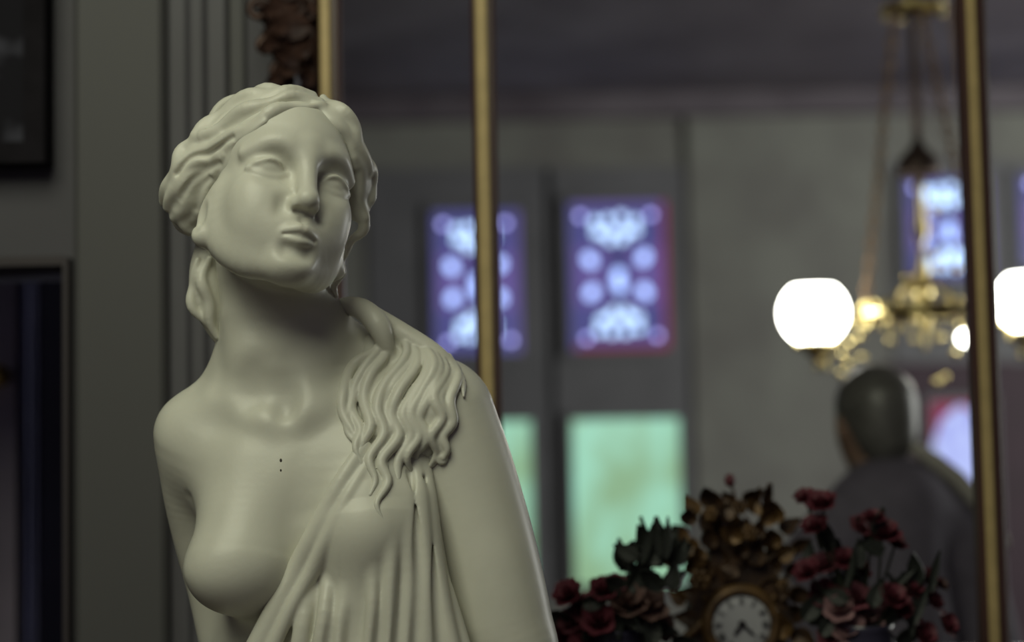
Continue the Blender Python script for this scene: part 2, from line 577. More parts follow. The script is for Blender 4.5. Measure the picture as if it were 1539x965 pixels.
def build_hair(B):
    H = Field((-560, -60, -190), (-175, 375, 140), 2.0)
    H.ell(hl(0, 50, -22), (108, 107, 124), HM, 1)
    # hair line: the cap is cut back from the face
    n = HM @ np.array([0, -0.42, 0.91])
    H.plane(hl(0, 112, 74), n, 10)
    # side masses
    H.chain([q4(352, 205, 5, 30), q4(315, 240, -8, 42), q4(292, 285, -22, 44), q4(290, 322, -40, 34)], 26, smooth=4)
    H.chain([q4(500, 185, 20, 26), q4(528, 225, 5, 22), q4(538, 275, -22, 20), q4(536, 318, -34, 15)], 18, smooth=4)
    H.ell(q(400, 330, -120), (90, 90, 60), None, 40)
    # lock behind the ear
    H.chain([q4(310, 375, -74, 18), q4(308, 410, -70, 24), q4(314, 450, -70, 27), q4(328, 490, -72, 20), q4(338, 520, -76, 8)], 8, smooth=5)
    fr = Front(H)
    fb = Front(B)

    def strand(pts, r, lift=0.0, k=7, op='add'):
        """r: radii at start, middle, end"""
        out = []
        n = len(pts)
        rr0 = r[1]
        for i, p in enumerate(pts):
            t = i / (n - 1)
            rr = r[0] + (r[1] - r[0]) * t * 2 if t < .5 else r[1] + (r[2] - r[1]) * (t * 2 - 1)
            w = p[2] if len(p) > 2 else max(fr.w(p[0], p[1], -30), fb.w(p[0], p[1], -60)) - rr * 0.55 + lift
            out.append(q4(p[0], p[1], w, rr))
        out = spline(out, 6)
        ph = pts[0][0] * 0.37 + pts[0][1] * 0.21
        run = 0.0
        fin = []
        for i, p in enumerate(out):
            a, b = out[max(i - 1, 0)], out[min(i + 1, len(out) - 1)]
            d = (b - a)[:2]
            run += float(np.hypot(*d)) * 0.5
            nrm = np.array([-d[1], d[0]]) / max(float(np.hypot(*d)), 1e-3)
            sw = math.sin(run / 78.0 * 2 * math.pi + ph) * min(1.0, rr0 / 8.0)
            z = p.copy()
            z[:2] += nrm * 3.6 * sw
            z[2] += 1.6 * math.sin(run / 62.0 * 2 * math.pi + ph + 1.3) * min(1.0, rr0 / 8.0)
            z[3] = max(1.0, p[3] * (1 + 0.07 * math.sin(run / 47.0 * 2 * math.pi + ph)))
            fin.append(z)
        H.chain(fin, k, op)

    # combed waves from the parting towards the left of the picture
    strand([(484, 160), (440, 160), (398, 178), (358, 200), (326, 216)], (6, 12, 6))
    strand([(480, 150), (430, 148), (380, 164), (338, 186), (308, 206)], (6, 12, 10))
    strand([(470, 142), (420, 138), (368, 150), (325, 178), (298, 206)], (6, 12, 11))
    strand([(450, 137), (400, 137), (350, 152), (312, 185)], (6, 10, 8))
    strand([(400, 186), (360, 206), (330, 222), (300, 228), (275, 252), (262, 280)], (3, 12, 10))
    strand([(352, 214), (322, 236), (300, 244), (276, 262), (260, 292), (256, 312)], (4, 13, 8))
    strand([(338, 236), (318, 256), (296, 262), (280, 284), (276, 308), (262, 326)], (3, 12, 8))
    strand([(322, 262), (306, 280), (298, 300), (300, 322), (284, 338)], (3, 11, 8))
    strand([(312, 290), (306, 304), (306, 322), (300, 342), (288, 350)], (3, 9, 5))
    strand([(296, 206), (276, 226), (268, 250), (252, 276), (250, 304, -30)], (6, 11, 8))
    strand([(266, 318), (280, 338), (300, 346)], (7, 9, 5))
    # lock over the temple
    strand([(350, 206), (330, 226), (320, 252), (314, 282), (314, 304)], (3, 8, 3))
    # grooves between the waves
    for g in ([(470, 154), (425, 154), (380, 172), (336, 196)], [(440, 142), (392, 146), (344, 168), (312, 196)],
              [(350, 208), (318, 228), (290, 236), (268, 262)], [(330, 246), (308, 258), (286, 272), (272, 300)],
              [(316, 268), (300, 288), (294, 314)]):
        strand(g, (2, 3.2, 2), lift=5, k=9, op='sub')
    # right of the parting
    strand([(476, 160), (496, 176), (514, 198), (526, 222), (536, 248)], (6, 11, 7))
    strand([(486, 146), (512, 164), (532, 194), (544, 226), (550, 256, -8)], (6, 11, 8))
    strand([(530, 238), (541, 256), (544, 280), (540, 304), (546, 326, -25)], (6, 9, 6))
    strand([(546, 226, -6), (557, 252, -20), (556, 276, -30), (560, 300, -34), (548, 318, -36)], (6, 9, 7))
    strand([(536, 300, -20), (545, 322, -30), (544, 342, -36), (530, 358, -40), (522, 380, -42)], (6, 9, 4))
    strand([(522, 372, -44), (514, 392, -44), (519, 410, -44), (508, 424, -46)], (4, 5, 3))
    strand([(508, 420, -46), (500, 432, -46), (504, 446, -48)], (3, 5, 3))
    # strands of the lock behind the ear
    strand([(300, 392, -46), (288, 424, -48), (292, 460, -48), (318, 500, -52)], (5, 9, 4))
    strand([(312, 388, -46), (306, 424, -42), (312, 462, -42), (328, 506, -50)], (5, 10, 5))
    return H


def build_drapery(B):
    """the chiton: a shell lying on the breast, hanging in folds"""
    F = Field((-420, -640, -120), (0, 60, 190), 2.0)
    # the body, thickened, inside a slanting outline
    i0 = [int(round(float((F.lo[i] - B.lo[i]) / B.h))) for i in range(3)]
    src = B.D[i0[0]:i0[0] + F.n[0], i0[1]:i0[1] + F.n[1], i0[2]:i0[2] + F.n[2]]
    m = [min(a, b) for a, b in zip(src.shape, F.n)]
    F.D[:m[0], :m[1], :m[2]] = src[:m[0], :m[1], :m[2]] - 5
    def cut(a, b):
        """keep what lies on the right of the line from a to b (seen from the front)"""
        p, e = q(*a, 40), q(*b, 40) - q(*a, 40)
        nn = np.array([e[1], -e[0], 0])
        F.plane(p, -nn, 6)
    cut((372, 1000), (545, 655))
    cut((566, 560), (690, 1000)) if False else None
    p, e = q(626, 640, 40), q(700, 1000, 40) - q(626, 640, 40)
    F.plane(p, (-e[1], e[0], 0), 6)
    F.plane(q(560, 668, 40), (0.1, 1, 0), 8)
    F.plane((0, 0, -30), (0, 0, -1), 8)
    fr = Front(B)

    def fold(pts, k=9, op='add'):
        out = []
        for px, py, w, r in pts:
            if w is None: w = fr.w(px, py, 0) + 1
            out.append(q4(px, py, w, r))
        F.chain(out, k, op, smooth=5)

    # border band running from the shoulder to the hip
    fold([(548, 668, None, 8), (512, 724, None, 12), (474, 800, None, 15), (446, 858, 64, 17), (410, 930, 70, 19), (372, 1010, 74, 22)], 8)
    fold([(556, 690, None, 6), (524, 742, None, 8), (494, 800, None, 9), (466, 858, 78, 9), (436, 916, 84, 10), (404, 984, 88, 12)], 5)
    fold([(548, 690, None, 2.2), (510, 742, None, 2.2), (478, 806, None, 2.2)], 4, 'sub') if False else None
    # cloth hanging below the breast
    F.chain([q4(470, 905, 40, 34), q4(450, 1000, 40, 40)], 18)
    F.chain([q4(548, 820, 30, 44), q4(540, 920, 50, 46), q4(530, 1010, 58, 50)], 56, smooth=4)
    F.chain([q4(610, 760, 30, 34), q4(625, 880, 40, 42), q4(650, 1010, 40, 50)], 30, smooth=4)
    fold([(476, 850, 46, 4), (458, 925, 82, 11), (444, 1010, 90, 15)], 9)
    fold([(496, 836, 54, 3), (488, 920, 92, 11), (478, 1010, 96, 15)], 9)
    fold([(526, 840, 66, 3), (513, 930, 94, 10), (506, 1010, 104, 13)], 11)
    fold([(562, 800, 72, 3), (560, 900, 98, 8), (548, 1010, 106, 13)], 12)
    fold([(582, 735, 46, 4), (588, 820, 84, 8), (586, 900, 93, 11), (578, 1010, 102, 14)], 12)
    fold([(606, 700, 24, 5), (613, 800, 68, 10), (616, 880, 78, 12), (606, 1010, 92, 16)], 12)
    fold([(624, 680, 10, 7), (632, 760, 50, 11), (640, 840, 64, 13), (640, 920, 74, 14), (640, 1010, 84, 16)], 11)
    fold([(640, 680, 2, 7), (646, 760, 34, 10), (654, 830, 50, 12), (668, 920, 62, 13), (686, 1010, 74, 16)], 11)
    fold([(648, 770, 8, 5), (656, 840, 24, 8), (676, 900, 42, 10), (704, 1000, 58, 13)], 9)
    # hollows between folds
    fold([(502, 880, 118, 2), (496, 950, 109, 6), (490, 1010, 112, 6)], 8, 'sub')
    fold([(538, 870, 134, 4), (532, 930, 114, 12), (528, 1010, 116, 8)], 14, 'sub')
    fold([(574, 820, 118, 2), (574, 930, 113, 6), (564, 1010, 118, 6)], 9, 'sub')
    fold([(600, 780, 104, 2), (602, 900, 105, 6), (594, 1010, 112, 6)], 9, 'sub')
    fold([(616, 710, 40, 3), (624, 780, 66, 4), (630, 870, 90, 6), (622, 1010, 104, 6)], 9, 'sub')
    fold([(634, 720, 30, 3), (644, 810, 58, 4), (660, 950, 84, 6), (664, 1010, 90, 7)], 9, 'sub')
    return F


def build_shoulder(B):
    """cloth roll on the shoulder and the long wavy locks lying over it"""
    F = Field((-290, -340, -170), (-40, 60, 150), 2.0)
    fr = Front(B)
    def on(px, py, r, up=0.0): return q4(px, py, fr.w(px, py, -70) + up, r)
    F.chain([on(566, 520, 22, -10), on(560, 580, 26, -14), on(566, 650, 22, -12)], 4)
    F.chain([on(610, 530, 28, -12), on(606, 600, 32, -16), on(600, 680, 22, -10)], 20)
    F.chain([on(650, 560, 24, -12), on(650, 620, 24, -12), on(640, 670, 18, -8)], 20)
    top = Front(F)
    rnd = random.Random(4)

    def lock(pts, r, k=2.5, lift=0.0):
        n = len(pts)
        out = []
        for i, (px, py) in enumerate(pts):
            t = i / (n - 1)
            rr = r * (0.75 + 0.5 * math.sin(math.pi * min(1, t * 1.15))) * (1 if t < .8 else 1 - (t - .8) * 2.2)
            w = max(top.w(px, py, -200), fr.w(px, py, -80))
            out.append(q4(px, py, w + lift + 2.5 * math.sin(t * 9 + r), max(rr, 2.2)))
        F.chain(out, k, smooth=5)
    # roll of cloth that comes round the neck
    F.chain([q4(504, 466, -92, 10), q4(520, 460, -72, 14), q4(546, 466, -52, 17), q4(568, 488, -34, 18), q4(580, 518, -34, 13), q4(588, 548, -48, 7)], 9, smooth=6)
    F.chain([q4(560, 470, -70, 12), q4(600, 498, -60, 16), q4(650, 530, -52, 16), q4(684, 556, -48, 10)], 14, smooth=5)
    L = [
        [(581, 474), (569, 522), (532, 548), (516, 590), (516, 622), (530, 648), (538, 676)],
        [(574, 520), (548, 552), (532, 584), (528, 616), (542, 646), (534, 672), (544, 700)],
        [(589, 483), (580, 531), (557, 563), (547, 600), (557, 640), (543, 673), (548, 709)],
        [(597, 491), (611, 531), (577, 580), (567, 616), (577, 652), (555, 689), (564, 721), (556, 744)],
        [(604, 494), (622, 534), (596, 572), (578, 604), (588, 640), (572, 672), (580, 706), (566, 732)],
        [(609, 499), (628, 543), (600, 588), (588, 624), (599, 656), (573, 693), (583, 725), (566, 757), (578, 786)],
        [(622, 507), (643, 551), (622, 592), (606, 624), (618, 656), (598, 693), (596, 729), (578, 756)],
        [(630, 511), (652, 548), (634, 590), (618, 622), (630, 654), (612, 686), (620, 712)],
        [(638, 515), (660, 551), (644, 598), (629, 630), (641, 658), (624, 684), (636, 704)],
        [(648, 520), (670, 556), (652, 596), (664, 628), (648, 656), (656, 680), (644, 704)],
        [(660, 527), (680, 560), (660, 600), (676, 632), (660, 652), (664, 676), (650, 700)],
        [(674, 535), (688, 566), (676, 602), (680, 634), (666, 656), (672, 678), (660, 694)],
        [(684, 545), (694, 570), (697, 596)],
        [(556, 560), (536, 590), (522, 626), (522, 650), (536, 668)],
    ]
    for i, p in enumerate(L):
        lock(p, 6.8 + 1.5 * rnd.random() if i < 12 else 4.5, lift=2.5 + 2.5 * (i % 2))
    # curled tips
    for cx, cy, r in ((664, 690, 6),):
        w = max(top.w(cx, cy, -200), fr.w(cx, cy, -80))
        F.chain([q4(cx + r * math.cos(a) * (1 - a / 14), cy + r * math.sin(a) * (1 - a / 14), w + 3 + a * 0.8, 4.2 - a * 0.25) for a in np.linspace(0, 6, 10)], 3)
    return F


def statue():
    marble = mat('statue_marble', (0.70, 0.69, 0.60), rough=0.38, spec=0.4, var=0.08, scale=14.0, bump=0.04, bscale=160.0, sss=0.12)
    base = to_world([q(470, 2240, -70)])[0]
    PZ = 0.34
    root = empty('marble_statue', (base[0], base[1], PZ))
    tag(root, 'white marble statue of a woman with head turned, draped over one shoulder', 'statue')
    off = np.array(root.location)

    def put(name, F, label=None, relax=1, keep=None):
        V, Q = F.surface(relax, keep)
        o = link(name, mesh_np(name, to_world(V) - off, Q), marble, root)
        if label: o['label'] = label
        return o

    B = build_body()
    put('hair', build_hair(B), 'carved wavy hair parted in the middle')
    put('drapery', build_drapery(B), 'thin carved dress hanging in folds from one shoulder')
    put('hair_lock', build_shoulder(B), 'long wavy carved locks lying over the shoulder')
    fb = Front(B)
    sp = MB()
    for px, py, r in ((422, 692, 1.8), (422, 707, 1.3)):
        p = to_world([q(px, py, fb.w(px, py) + 0.2)])[0] - off
        sp.ball(p, (r * SC, 0.6 * SC, 1.6 * r * SC), 8, 5)
    o = sp.build('dark_speck', mat('speck', (0.06, 0.05, 0.045), rough=0.8), root, True)
    put('body', B, 'smooth bare marble head, neck, chest and arms', 14, 30.0)
    # skirt down to the plinth, all of it below the picture
    top, bot = to_world([q(500, 1000, -30)])[0] - off, np.array((0, 0, 0.0))
    vs, fs, n, m = [], [], 72, 14
    for j in range(m + 1):
        t = j / m
        c = top * (1 - t) + bot * t
        r = 0.125 + 0.055 * math.sin(min(1, t * 2.2) * math.pi / 2) + 0.05 * t
        for i in range(n):
            a = 2 * math.pi * i / n
            rr = r * (1 + (0.02 + 0.07 * t) * math.sin(11 * a + 2 * math.sin(3 * a) + t))
            vs.append((c[0] + rr * math.cos(a) * 1.05, c[1] + rr * math.sin(a) * 0.85, c[2]))
    for j in range(m):
        for i in range(n):
            k = (i + 1) % n
            fs.append((j * n + i, (j + 1) * n + i, (j + 1) * n + k, j * n + k))
    fs += [tuple(range(n)), tuple(range(m * n, (m + 1) * n))[::-1]]
    link('skirt', mesh_from('skirt', vs, fs), marble, root, True)
    # plinth
    pl = empty('stone_plinth', (root.location.x, root.location.y, 0))
    tag(pl, 'low grey marble plinth carrying the marble statue', 'plinth')
    gm = mat('plinth_marble', (0.30, 0.29, 0.28), rough=0.4, var=0.4, scale=5)
    MB().box(-0.34, 0.34, -0.34, 0.34, 0, 0.08).build('base_step', gm, pl)
    MB().box(-0.29, 0.29, -0.29, 0.29, 0.08, 0.29).build('die', gm, pl)
    MB().box(-0.32, 0.32, -0.32, 0.32, 0.29, PZ).build('cap', gm, pl)
    return root
# ------------------------------------------------------------------ the rooms
YW = 2.62                         # face of the wall behind the statue
YF = 12.0                         # far wall of the mirrored room, built beyond the frame
ZC = 3.90


def xs(px, y, py=480): return ZAT(px, py, y).x
def zs(py, y, px=770): return ZAT(px, py, y).z


paint = mat('grey_wall_paint', (0.092, 0.088, 0.102), rough=0.65, var=0.10, scale=3.0, bump=0.06, bscale=60)
paint2 = mat('pilaster_paint', (0.102, 0.100, 0.102), rough=0.6, var=0.08, scale=2.0, stretch=(1, 1, 0.3))
veined = mat('veined_moulding', (0.125, 0.122, 0.136), rough=0.6, colour2=(0.085, 0.08, 0.09), scale=9.0, stretch=(1, 1, 0.25))
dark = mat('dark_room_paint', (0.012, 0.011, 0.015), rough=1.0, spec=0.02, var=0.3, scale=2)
farpaint = mat('olive_damask_wall', (0.285, 0.29, 0.26), rough=0.75, colour2=(0.22, 0.215, 0.20), scale=2.2)
ceilpaint = mat('painted_ceiling', (0.20, 0.175, 0.20), rough=0.8, colour2=(0.12, 0.10, 0.12), scale=1.4)
casing = mat('dark_window_casing', (0.20, 0.20, 0.215), rough=0.6, var=0.15, scale=3)
woodfl = mat('floor_wood', (0.10, 0.06, 0.035), rough=0.4, colour2=(0.06, 0.035, 0.02), scale=6, stretch=(1, 8, 1))


def struct(name, mb, m, label, cat=None, smooth=False):
    o = mb.build(name, m, None, smooth)
    return tag(o, label, cat or name.split('_')[0], kind='structure')


def structures():
    struct('floor', MB().box(-5, 7, -3, YF + 0.2, -0.1, 0), woodfl, 'dark wooden floor running through both rooms')
    struct('ceiling', MB().box(-5, 7, -3, YF + 0.2, ZC, ZC + 0.1), ceilpaint, 'dark mottled painted ceiling above the far room')
    struct('wall_left', MB().box(-5.2, -5, -3, YF + 0.2, 0, ZC), farpaint, 'plain olive grey side wall on the left')
    struct('wall_right', MB().box(7, 7.2, -3, YF + 0.2, 0, ZC), farpaint, 'plain olive grey side wall on the right')
    struct('wall_far', MB().box(-5, 7, YF, YF + 0.2, 0, ZC), farpaint, 'olive grey far wall carrying the stained-glass windows')
    # wall behind the statue, with a doorway on the left and the big mirror, built as an opening, on the right
    xd0, xd1, zd = xs(-190, YW), xs(108, YW, 600), zs(402, YW, 60)
    xo = xs(430, YW, 60)
    xo1 = xs(2250, YW)
    w = MB()
    w.box(-5, xd0, YW, YW + 0.22, 0, ZC)
    w.box(xd0, xd1, YW, YW + 0.22, zd, ZC)
    w.box(xd1, xo, YW, YW + 0.22, 0, ZC)
    w.box(xo, xo1, YW, YW + 0.22, 0, 1.10)
    w.box(xo, xo1, YW, YW + 0.22, 3.2, ZC)
    w.box(xo1, 7, YW, YW + 0.22, 0, ZC)
    struct('wall_back', w, paint, 'grey wall with a doorway behind the statue')
    # pilaster and mouldings beside the frame
    p = MB().bbox(xs(110, YW - .03), xs(249, YW - .03), YW - 0.03, YW, 0, ZC, 0.008)
    struct('trim_1', p, paint2, 'broad flat grey pilaster between the doorway and the mouldings', 'pilaster')
    for i, (a, b, d, m, lb) in enumerate(((252, 284, .007, veined, 'veined stone moulding strip beside the pilaster'),
                                          (286, 310, .012, veined, 'narrow raised moulding strip second from the pilaster'),
                                          (312, 344, .018, veined, 'deep raised moulding strip third from the pilaster'),
                                          (346, 372, .010, paint2, 'pale moulding strip next to the carved frame'))):
        y = YW - d
        struct('trim_%d' % (i + 2), MB().bbox(xs(a, y), xs(b, y), y, YW, 0, ZC, 0.004), m, lb, 'moulding')
    # doorway casing
    c = MB().box(xd1 - 0.006, xd1 + 0.002, YW - 0.03, YW, 0, zd + 0.012).box(xd0, xd1 - 0.006, YW - 0.03, YW, zd, zd + 0.014)
    struct('trim_6', c, mat('casing_rose', (0.05, 0.04, 0.045), rough=0.6), 'thin reddish casing around the dark doorway', 'casing')
    # unlit side room behind the doorway
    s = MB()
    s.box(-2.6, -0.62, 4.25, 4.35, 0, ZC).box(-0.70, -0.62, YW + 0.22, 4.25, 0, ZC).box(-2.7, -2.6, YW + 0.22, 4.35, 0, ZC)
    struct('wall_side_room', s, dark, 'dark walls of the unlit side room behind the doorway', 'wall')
    cu = []
    n = 60
    x0, x1, y0 = xs(16, 3.7), xs(60, 3.7), 3.7
    for i in range(n + 1):
        t = i / n
        cu.append((x0 + (x1 - x0) * t, y0 + 0.012 * math.sin(t * 26)))
    vs = [(x, y + d, z) for d in (0, 0.006) for x, y in cu for z in (0.02, 2.6)]
    m = 2 * (n + 1)
    fs = []
    for i in range(n):
        a = 2 * i
        fs += [(a, a + 2, a + 3, a + 1), (m + a, m + a + 1, m + a + 3, m + a + 2), (a, m + a, m + a + 2, a + 2), (a + 1, a + 3, m + a + 3, m + a + 1)]
    fs += [(0, 1, m + 1, m), (2 * n, m + 2 * n, m + 2 * n + 1, 2 * n + 1)]
    o = link('curtain', mesh_from('curtain', vs, fs), mat('blue_grey_curtain', (0.42, 0.42, 0.56), rough=0.8, colour2=(0.22, 0.22, 0.30), scale=3, stretch=(1, 1, .6)), None, True)
    tag(o, 'narrow bluish curtain hanging inside the dark doorway', 'curtain')
    # open door leaf with a brass knob
    d = empty('open_door', (xs(24, 3.3), 3.3, 0))
    tag(d, 'dark open door leaf with a brass knob at the left edge', 'door')
    MB().box(-0.75, 0, 0, 0.045, 0.01, 2.35).build('leaf', mat('dark_door', (0.34, 0.29, 0.36), rough=0.6, var=0.2, scale=4), d)
    for z0, z1 in ((0.15, 0.95), (1.1, 2.2)):
        MB().box(-0.66, -0.12, -0.012, 0, z0, z1).build('panel', MATS['dark_door'], d)
    zk = zs(566, 3.3, 30)
    MB().lathe([(0.0, 0), (0.012, 0), (0.008, .02), (0.02, .035), (0.022, .05), (0.012, .062), (0, .064)], 12,
               Matrix.Translation((-0.02, 0, zk)) @ Matrix.Rotation(math.pi / 2, 4, 'X')).build('knob', mat('brass', (0.75, 0.52, 0.18), rough=0.3, metal=0.9), d, True)
    area_light('side_room_window', (-2.45, 3.45, 1.3), (-1.0, 3.7, 1.2), (0.6, 1.2), 14.0, (0.84, 0.87, 1.0))  # added cool light aimed at the curtain; no window is built


def picture():
    y = YW - 0.045
    x0, x1 = xs(-300, y), xs(70, y, 150)
    z0 = zs(246, y, 40)
    z1 = z0 + 0.75
    p = empty('framed_picture', ((x0 + x1) / 2, y, z0))
    tag(p, 'dark framed painting with pale figures hanging above the doorway', 'picture')
    hw, h = (x1 - x0) / 2, z1 - z0
    fm = mat('black_frame', (0.016, 0.014, 0.018), rough=0.7, spec=0.08, var=0.3, scale=20)
    b = 0.032
    for a in ((-hw, hw, 0, b), (-hw, hw, h - b, h), (-hw, -hw + b, b, h - b), (hw - b, hw, b, h - b)):
        MB().box(a[0], a[1], -0.012, 0.043, a[2], a[3]).build('frame_rail', fm, p)
    m = bpy.data.materials.new('dark_painting')
    m.use_nodes = True
    nt = m.node_tree
    bs = nt.nodes['Principled BSDF']
    bs.inputs['Roughness'].default_value = 0.8
    bs.inputs['Specular IOR Level'].default_value = 0.2
    tc = nt.nodes.new('ShaderNodeTexCoord')
    nz = nt.nodes.new('ShaderNodeTexNoise')
    nz.inputs['Scale'].default_value = 7
    nz.inputs['Detail'].default_value = 3
    cr = nt.nodes.new('ShaderNodeValToRGB')
    el = cr.color_ramp.elements
    el[0].position, el[0].color = 0.5, (0.012, 0.011, 0.016, 1)
    el[1].position, el[1].color = 0.68, (0.12, 0.12, 0.155, 1)
    nt.links.new(tc.outputs['Object'], nz.inputs['Vector'])
    nt.links.new(nz.outputs['Fac'], cr.inputs[0])
    nt.links.new(cr.outputs[0], bs.inputs['Base Color'])
    MB().box(-hw + b, hw - b, 0.01, 0.03, b, h - b).build('canvas', m, p)


# ------------------------------------------------------------------ gilt frame of the mirror, built as an opening
def leaf_mesh(name, L, Wd, curl=0.5, n=5, thick=0.0015):
    """pointed leaf along +x, curling up in z"""
    vs = []
    for side in (1, -1):
        for i in range(n + 1):
            t = i / n
            w = Wd * math.sin(math.pi * (0.08 + 0.92 * t) ** 0.8) if t < 1 else 0.0008
            z = curl * L * (t * t) * 0.6
            for s in (-1, 0, 1):
                vs.append((L * t * (1 - 0.25 * curl * t), s * w, z + (0.12 * Wd if s == 0 else 0.25 * Wd * 1) * (-1 if s == 0 else 1) + side * thick))
    m = 3 * (n + 1)
    fs = []
    for i in range(n):
        for s in range(2):
            a = 3 * i + s
            fs.append((a, a + 3, a + 4, a + 1))
            fs.append((m + a, m + a + 1, m + a + 4, m + a + 3))
        fs.append((3 * i, m + 3 * i, m + 3 * i + 3, 3 * i + 3))
        fs.append((3 * i + 2, 3 * i + 5, m + 3 * i + 5, m + 3 * i + 2))
    fs += [(0, 1, m + 1, m), (1, 2, m + 2, m + 1), (3 * n, m + 3 * n, m + 3 * n + 1, 3 * n + 1), (3 * n + 1, m + 3 * n + 1, m + 3 * n + 2, 3 * n + 2)]
    return mesh_from(name, vs, fs)


def frame():
    gold = mat('gilding', (0.58, 0.435, 0.20), rough=0.5, metal=0.1, var=0.15, scale=30)
    wood = mat('red_brown_wood', (0.075, 0.035, 0.03), rough=0.4, var=0.3, scale=12, stretch=(1, 1, .1))
    carved = mat('bronzed_carving', (0.10, 0.05, 0.035), rough=0.5, metal=0.2, colour2=(0.03, 0.018, 0.02), scale=22)
    yb = YW - 0.10
    z0, z1 = 1.17, 3.2
    root = empty('gilded_frame', (xs(727, yb, 300), yb, z0))
    tag(root, 'tall dark wood frame with gilt vertical bars behind the statue', 'frame')
    ox = root.location.x
    h = z1 - z0
    for px, py, gw, dl, dr in ((489, 60, 17, 3, 14), (728, 300, 19, 7, 12), (1474, 400, 16, 8, 17)):
        x = xs(px, yb, py) - ox
        s = yb / FPX
        b = MB()
        r = gw * s / 2
        b.bbox(x - r, x + r, -r * 0.55, r * 0.6, 0, h, r * 0.35)
        o = b.build('gilt_bar', gold, root)
        o['label'] = 'bright gilt bead running up the bar'
        e = MB()
        e.bbox(x - r - dl * s, x + r + dr * s, r * 0.2, 0.034, 0, h, 0.005)
        e.build('bar_wood', wood, o)
    xl, xr = xs(476, yb, 60) - ox, xs(2240, yb) - ox
    MB().bbox(xl, xr, 0.0, 0.10, -0.015, 0.015, 0.01).build('bottom_rail', wood, root)
    MB().bbox(xl, xr, 0.0, 0.10, h - 0.06, h, 0.01).build('top_rail', wood, root)
    # carved side of scrolls and leaves, left of the first bar
    xa = xs(440, yb, 60) - ox
    s = yb / FPX
    MB().bbox(xs(447, yb, 60) - ox, xs(482, yb, 60) - ox, 0.012, 0.10, 0, h, 0.012).build('side_stile', carved, root)
    rnd = random.Random(11)
    lm = [leaf_mesh('carved_leaf', 0.075, 0.020, 0.7), leaf_mesh('carved_leaf', 0.055, 0.016, -0.5)]
    for me in lm: me.materials.append(carved)
    zt = [zs(p, yb, 430) - z0 for p in (-60, -20, 12, 40, 70, 96, 118)]
    for k, z in enumerate(zt):
        reach = (1.15, 1.1, 1.1, 1.05, 0.8, 0.75, 0.6)[k]
        for j in range(4):
            o = link('carved_leaf', lm[(k + j) % 2], None, root)
            a = math.radians(rnd.uniform(150, 235) if j else rnd.uniform(95, 150))
            o.location = (xa + 0.012 + rnd.uniform(-.012, .022), -0.004 - 0.004 * j, z + rnd.uniform(-.02, .02))
            o.rotation_euler = Matrix(((math.cos(a), 0, -math.sin(a)), (0, -1, 0), (math.sin(a), 0, math.cos(a)))).transposed().to_euler() if False else (math.pi / 2, -a, 0)
            o.scale = (reach, reach, 1)
    # scrolls
    for px, py, r in ((392, 18, 20), (402, 72, 15), (424, 110, 18), (398, -40, 22)):
        c = ZAT(px, py, yb)
        pts = []
        for i in range(22):
            a = i * 0.42
            rr = r * s * (1 - i / 26)
            pts.append((c.x - ox + rr * math.cos(a), -0.006 - 0.0006 * i, c.z - z0 + rr * math.sin(a)))
        MB().tube(pts, [0.0075 * (1 - i / 40) for i in range(22)], 6).build('scroll', carved, root, True)
    return root


# ------------------------------------------------------------------ windows of the far wall
def emit_mat(name, c, s, noise=None, scale=6.0, stretch=(1, 1, 1)):
    m = bpy.data.materials.new(name)
    m.use_nodes = True
    nt = m.node_tree
    b = nt.nodes['Principled BSDF']
    b.inputs['Base Color'].default_value = (*[x * 0.3 for x in c], 1)
    b.inputs['Roughness'].default_value = 0.2
    b.inputs['Emission Color'].default_value = (*c, 1)
    b.inputs['Emission Strength'].default_value = s
    if noise:
        tc = nt.nodes.new('ShaderNodeTexCoord')
        mp = nt.nodes.new('ShaderNodeMapping')
        mp.inputs['Scale'].default_value = stretch
        nz = nt.nodes.new('ShaderNodeTexNoise')
        nz.inputs['Scale'].default_value = scale
        nz.inputs['Detail'].default_value = 2
        cr = nt.nodes.new('ShaderNodeValToRGB')
        cr.color_ramp.elements[0].position, cr.color_ramp.elements[1].position = 0.4, 0.62
        cr.color_ramp.elements[0].color = (*c, 1)
        cr.color_ramp.elements[1].color = (*noise, 1)
        nt.links.new(tc.outputs['Object'], mp.inputs[0])
        nt.links.new(mp.outputs[0], nz.inputs['Vector'])
        nt.links.new(nz.outputs['Fac'], cr.inputs[0])
        nt.links.new(cr.outputs[0], b.inputs['Emission Color'])
    return m


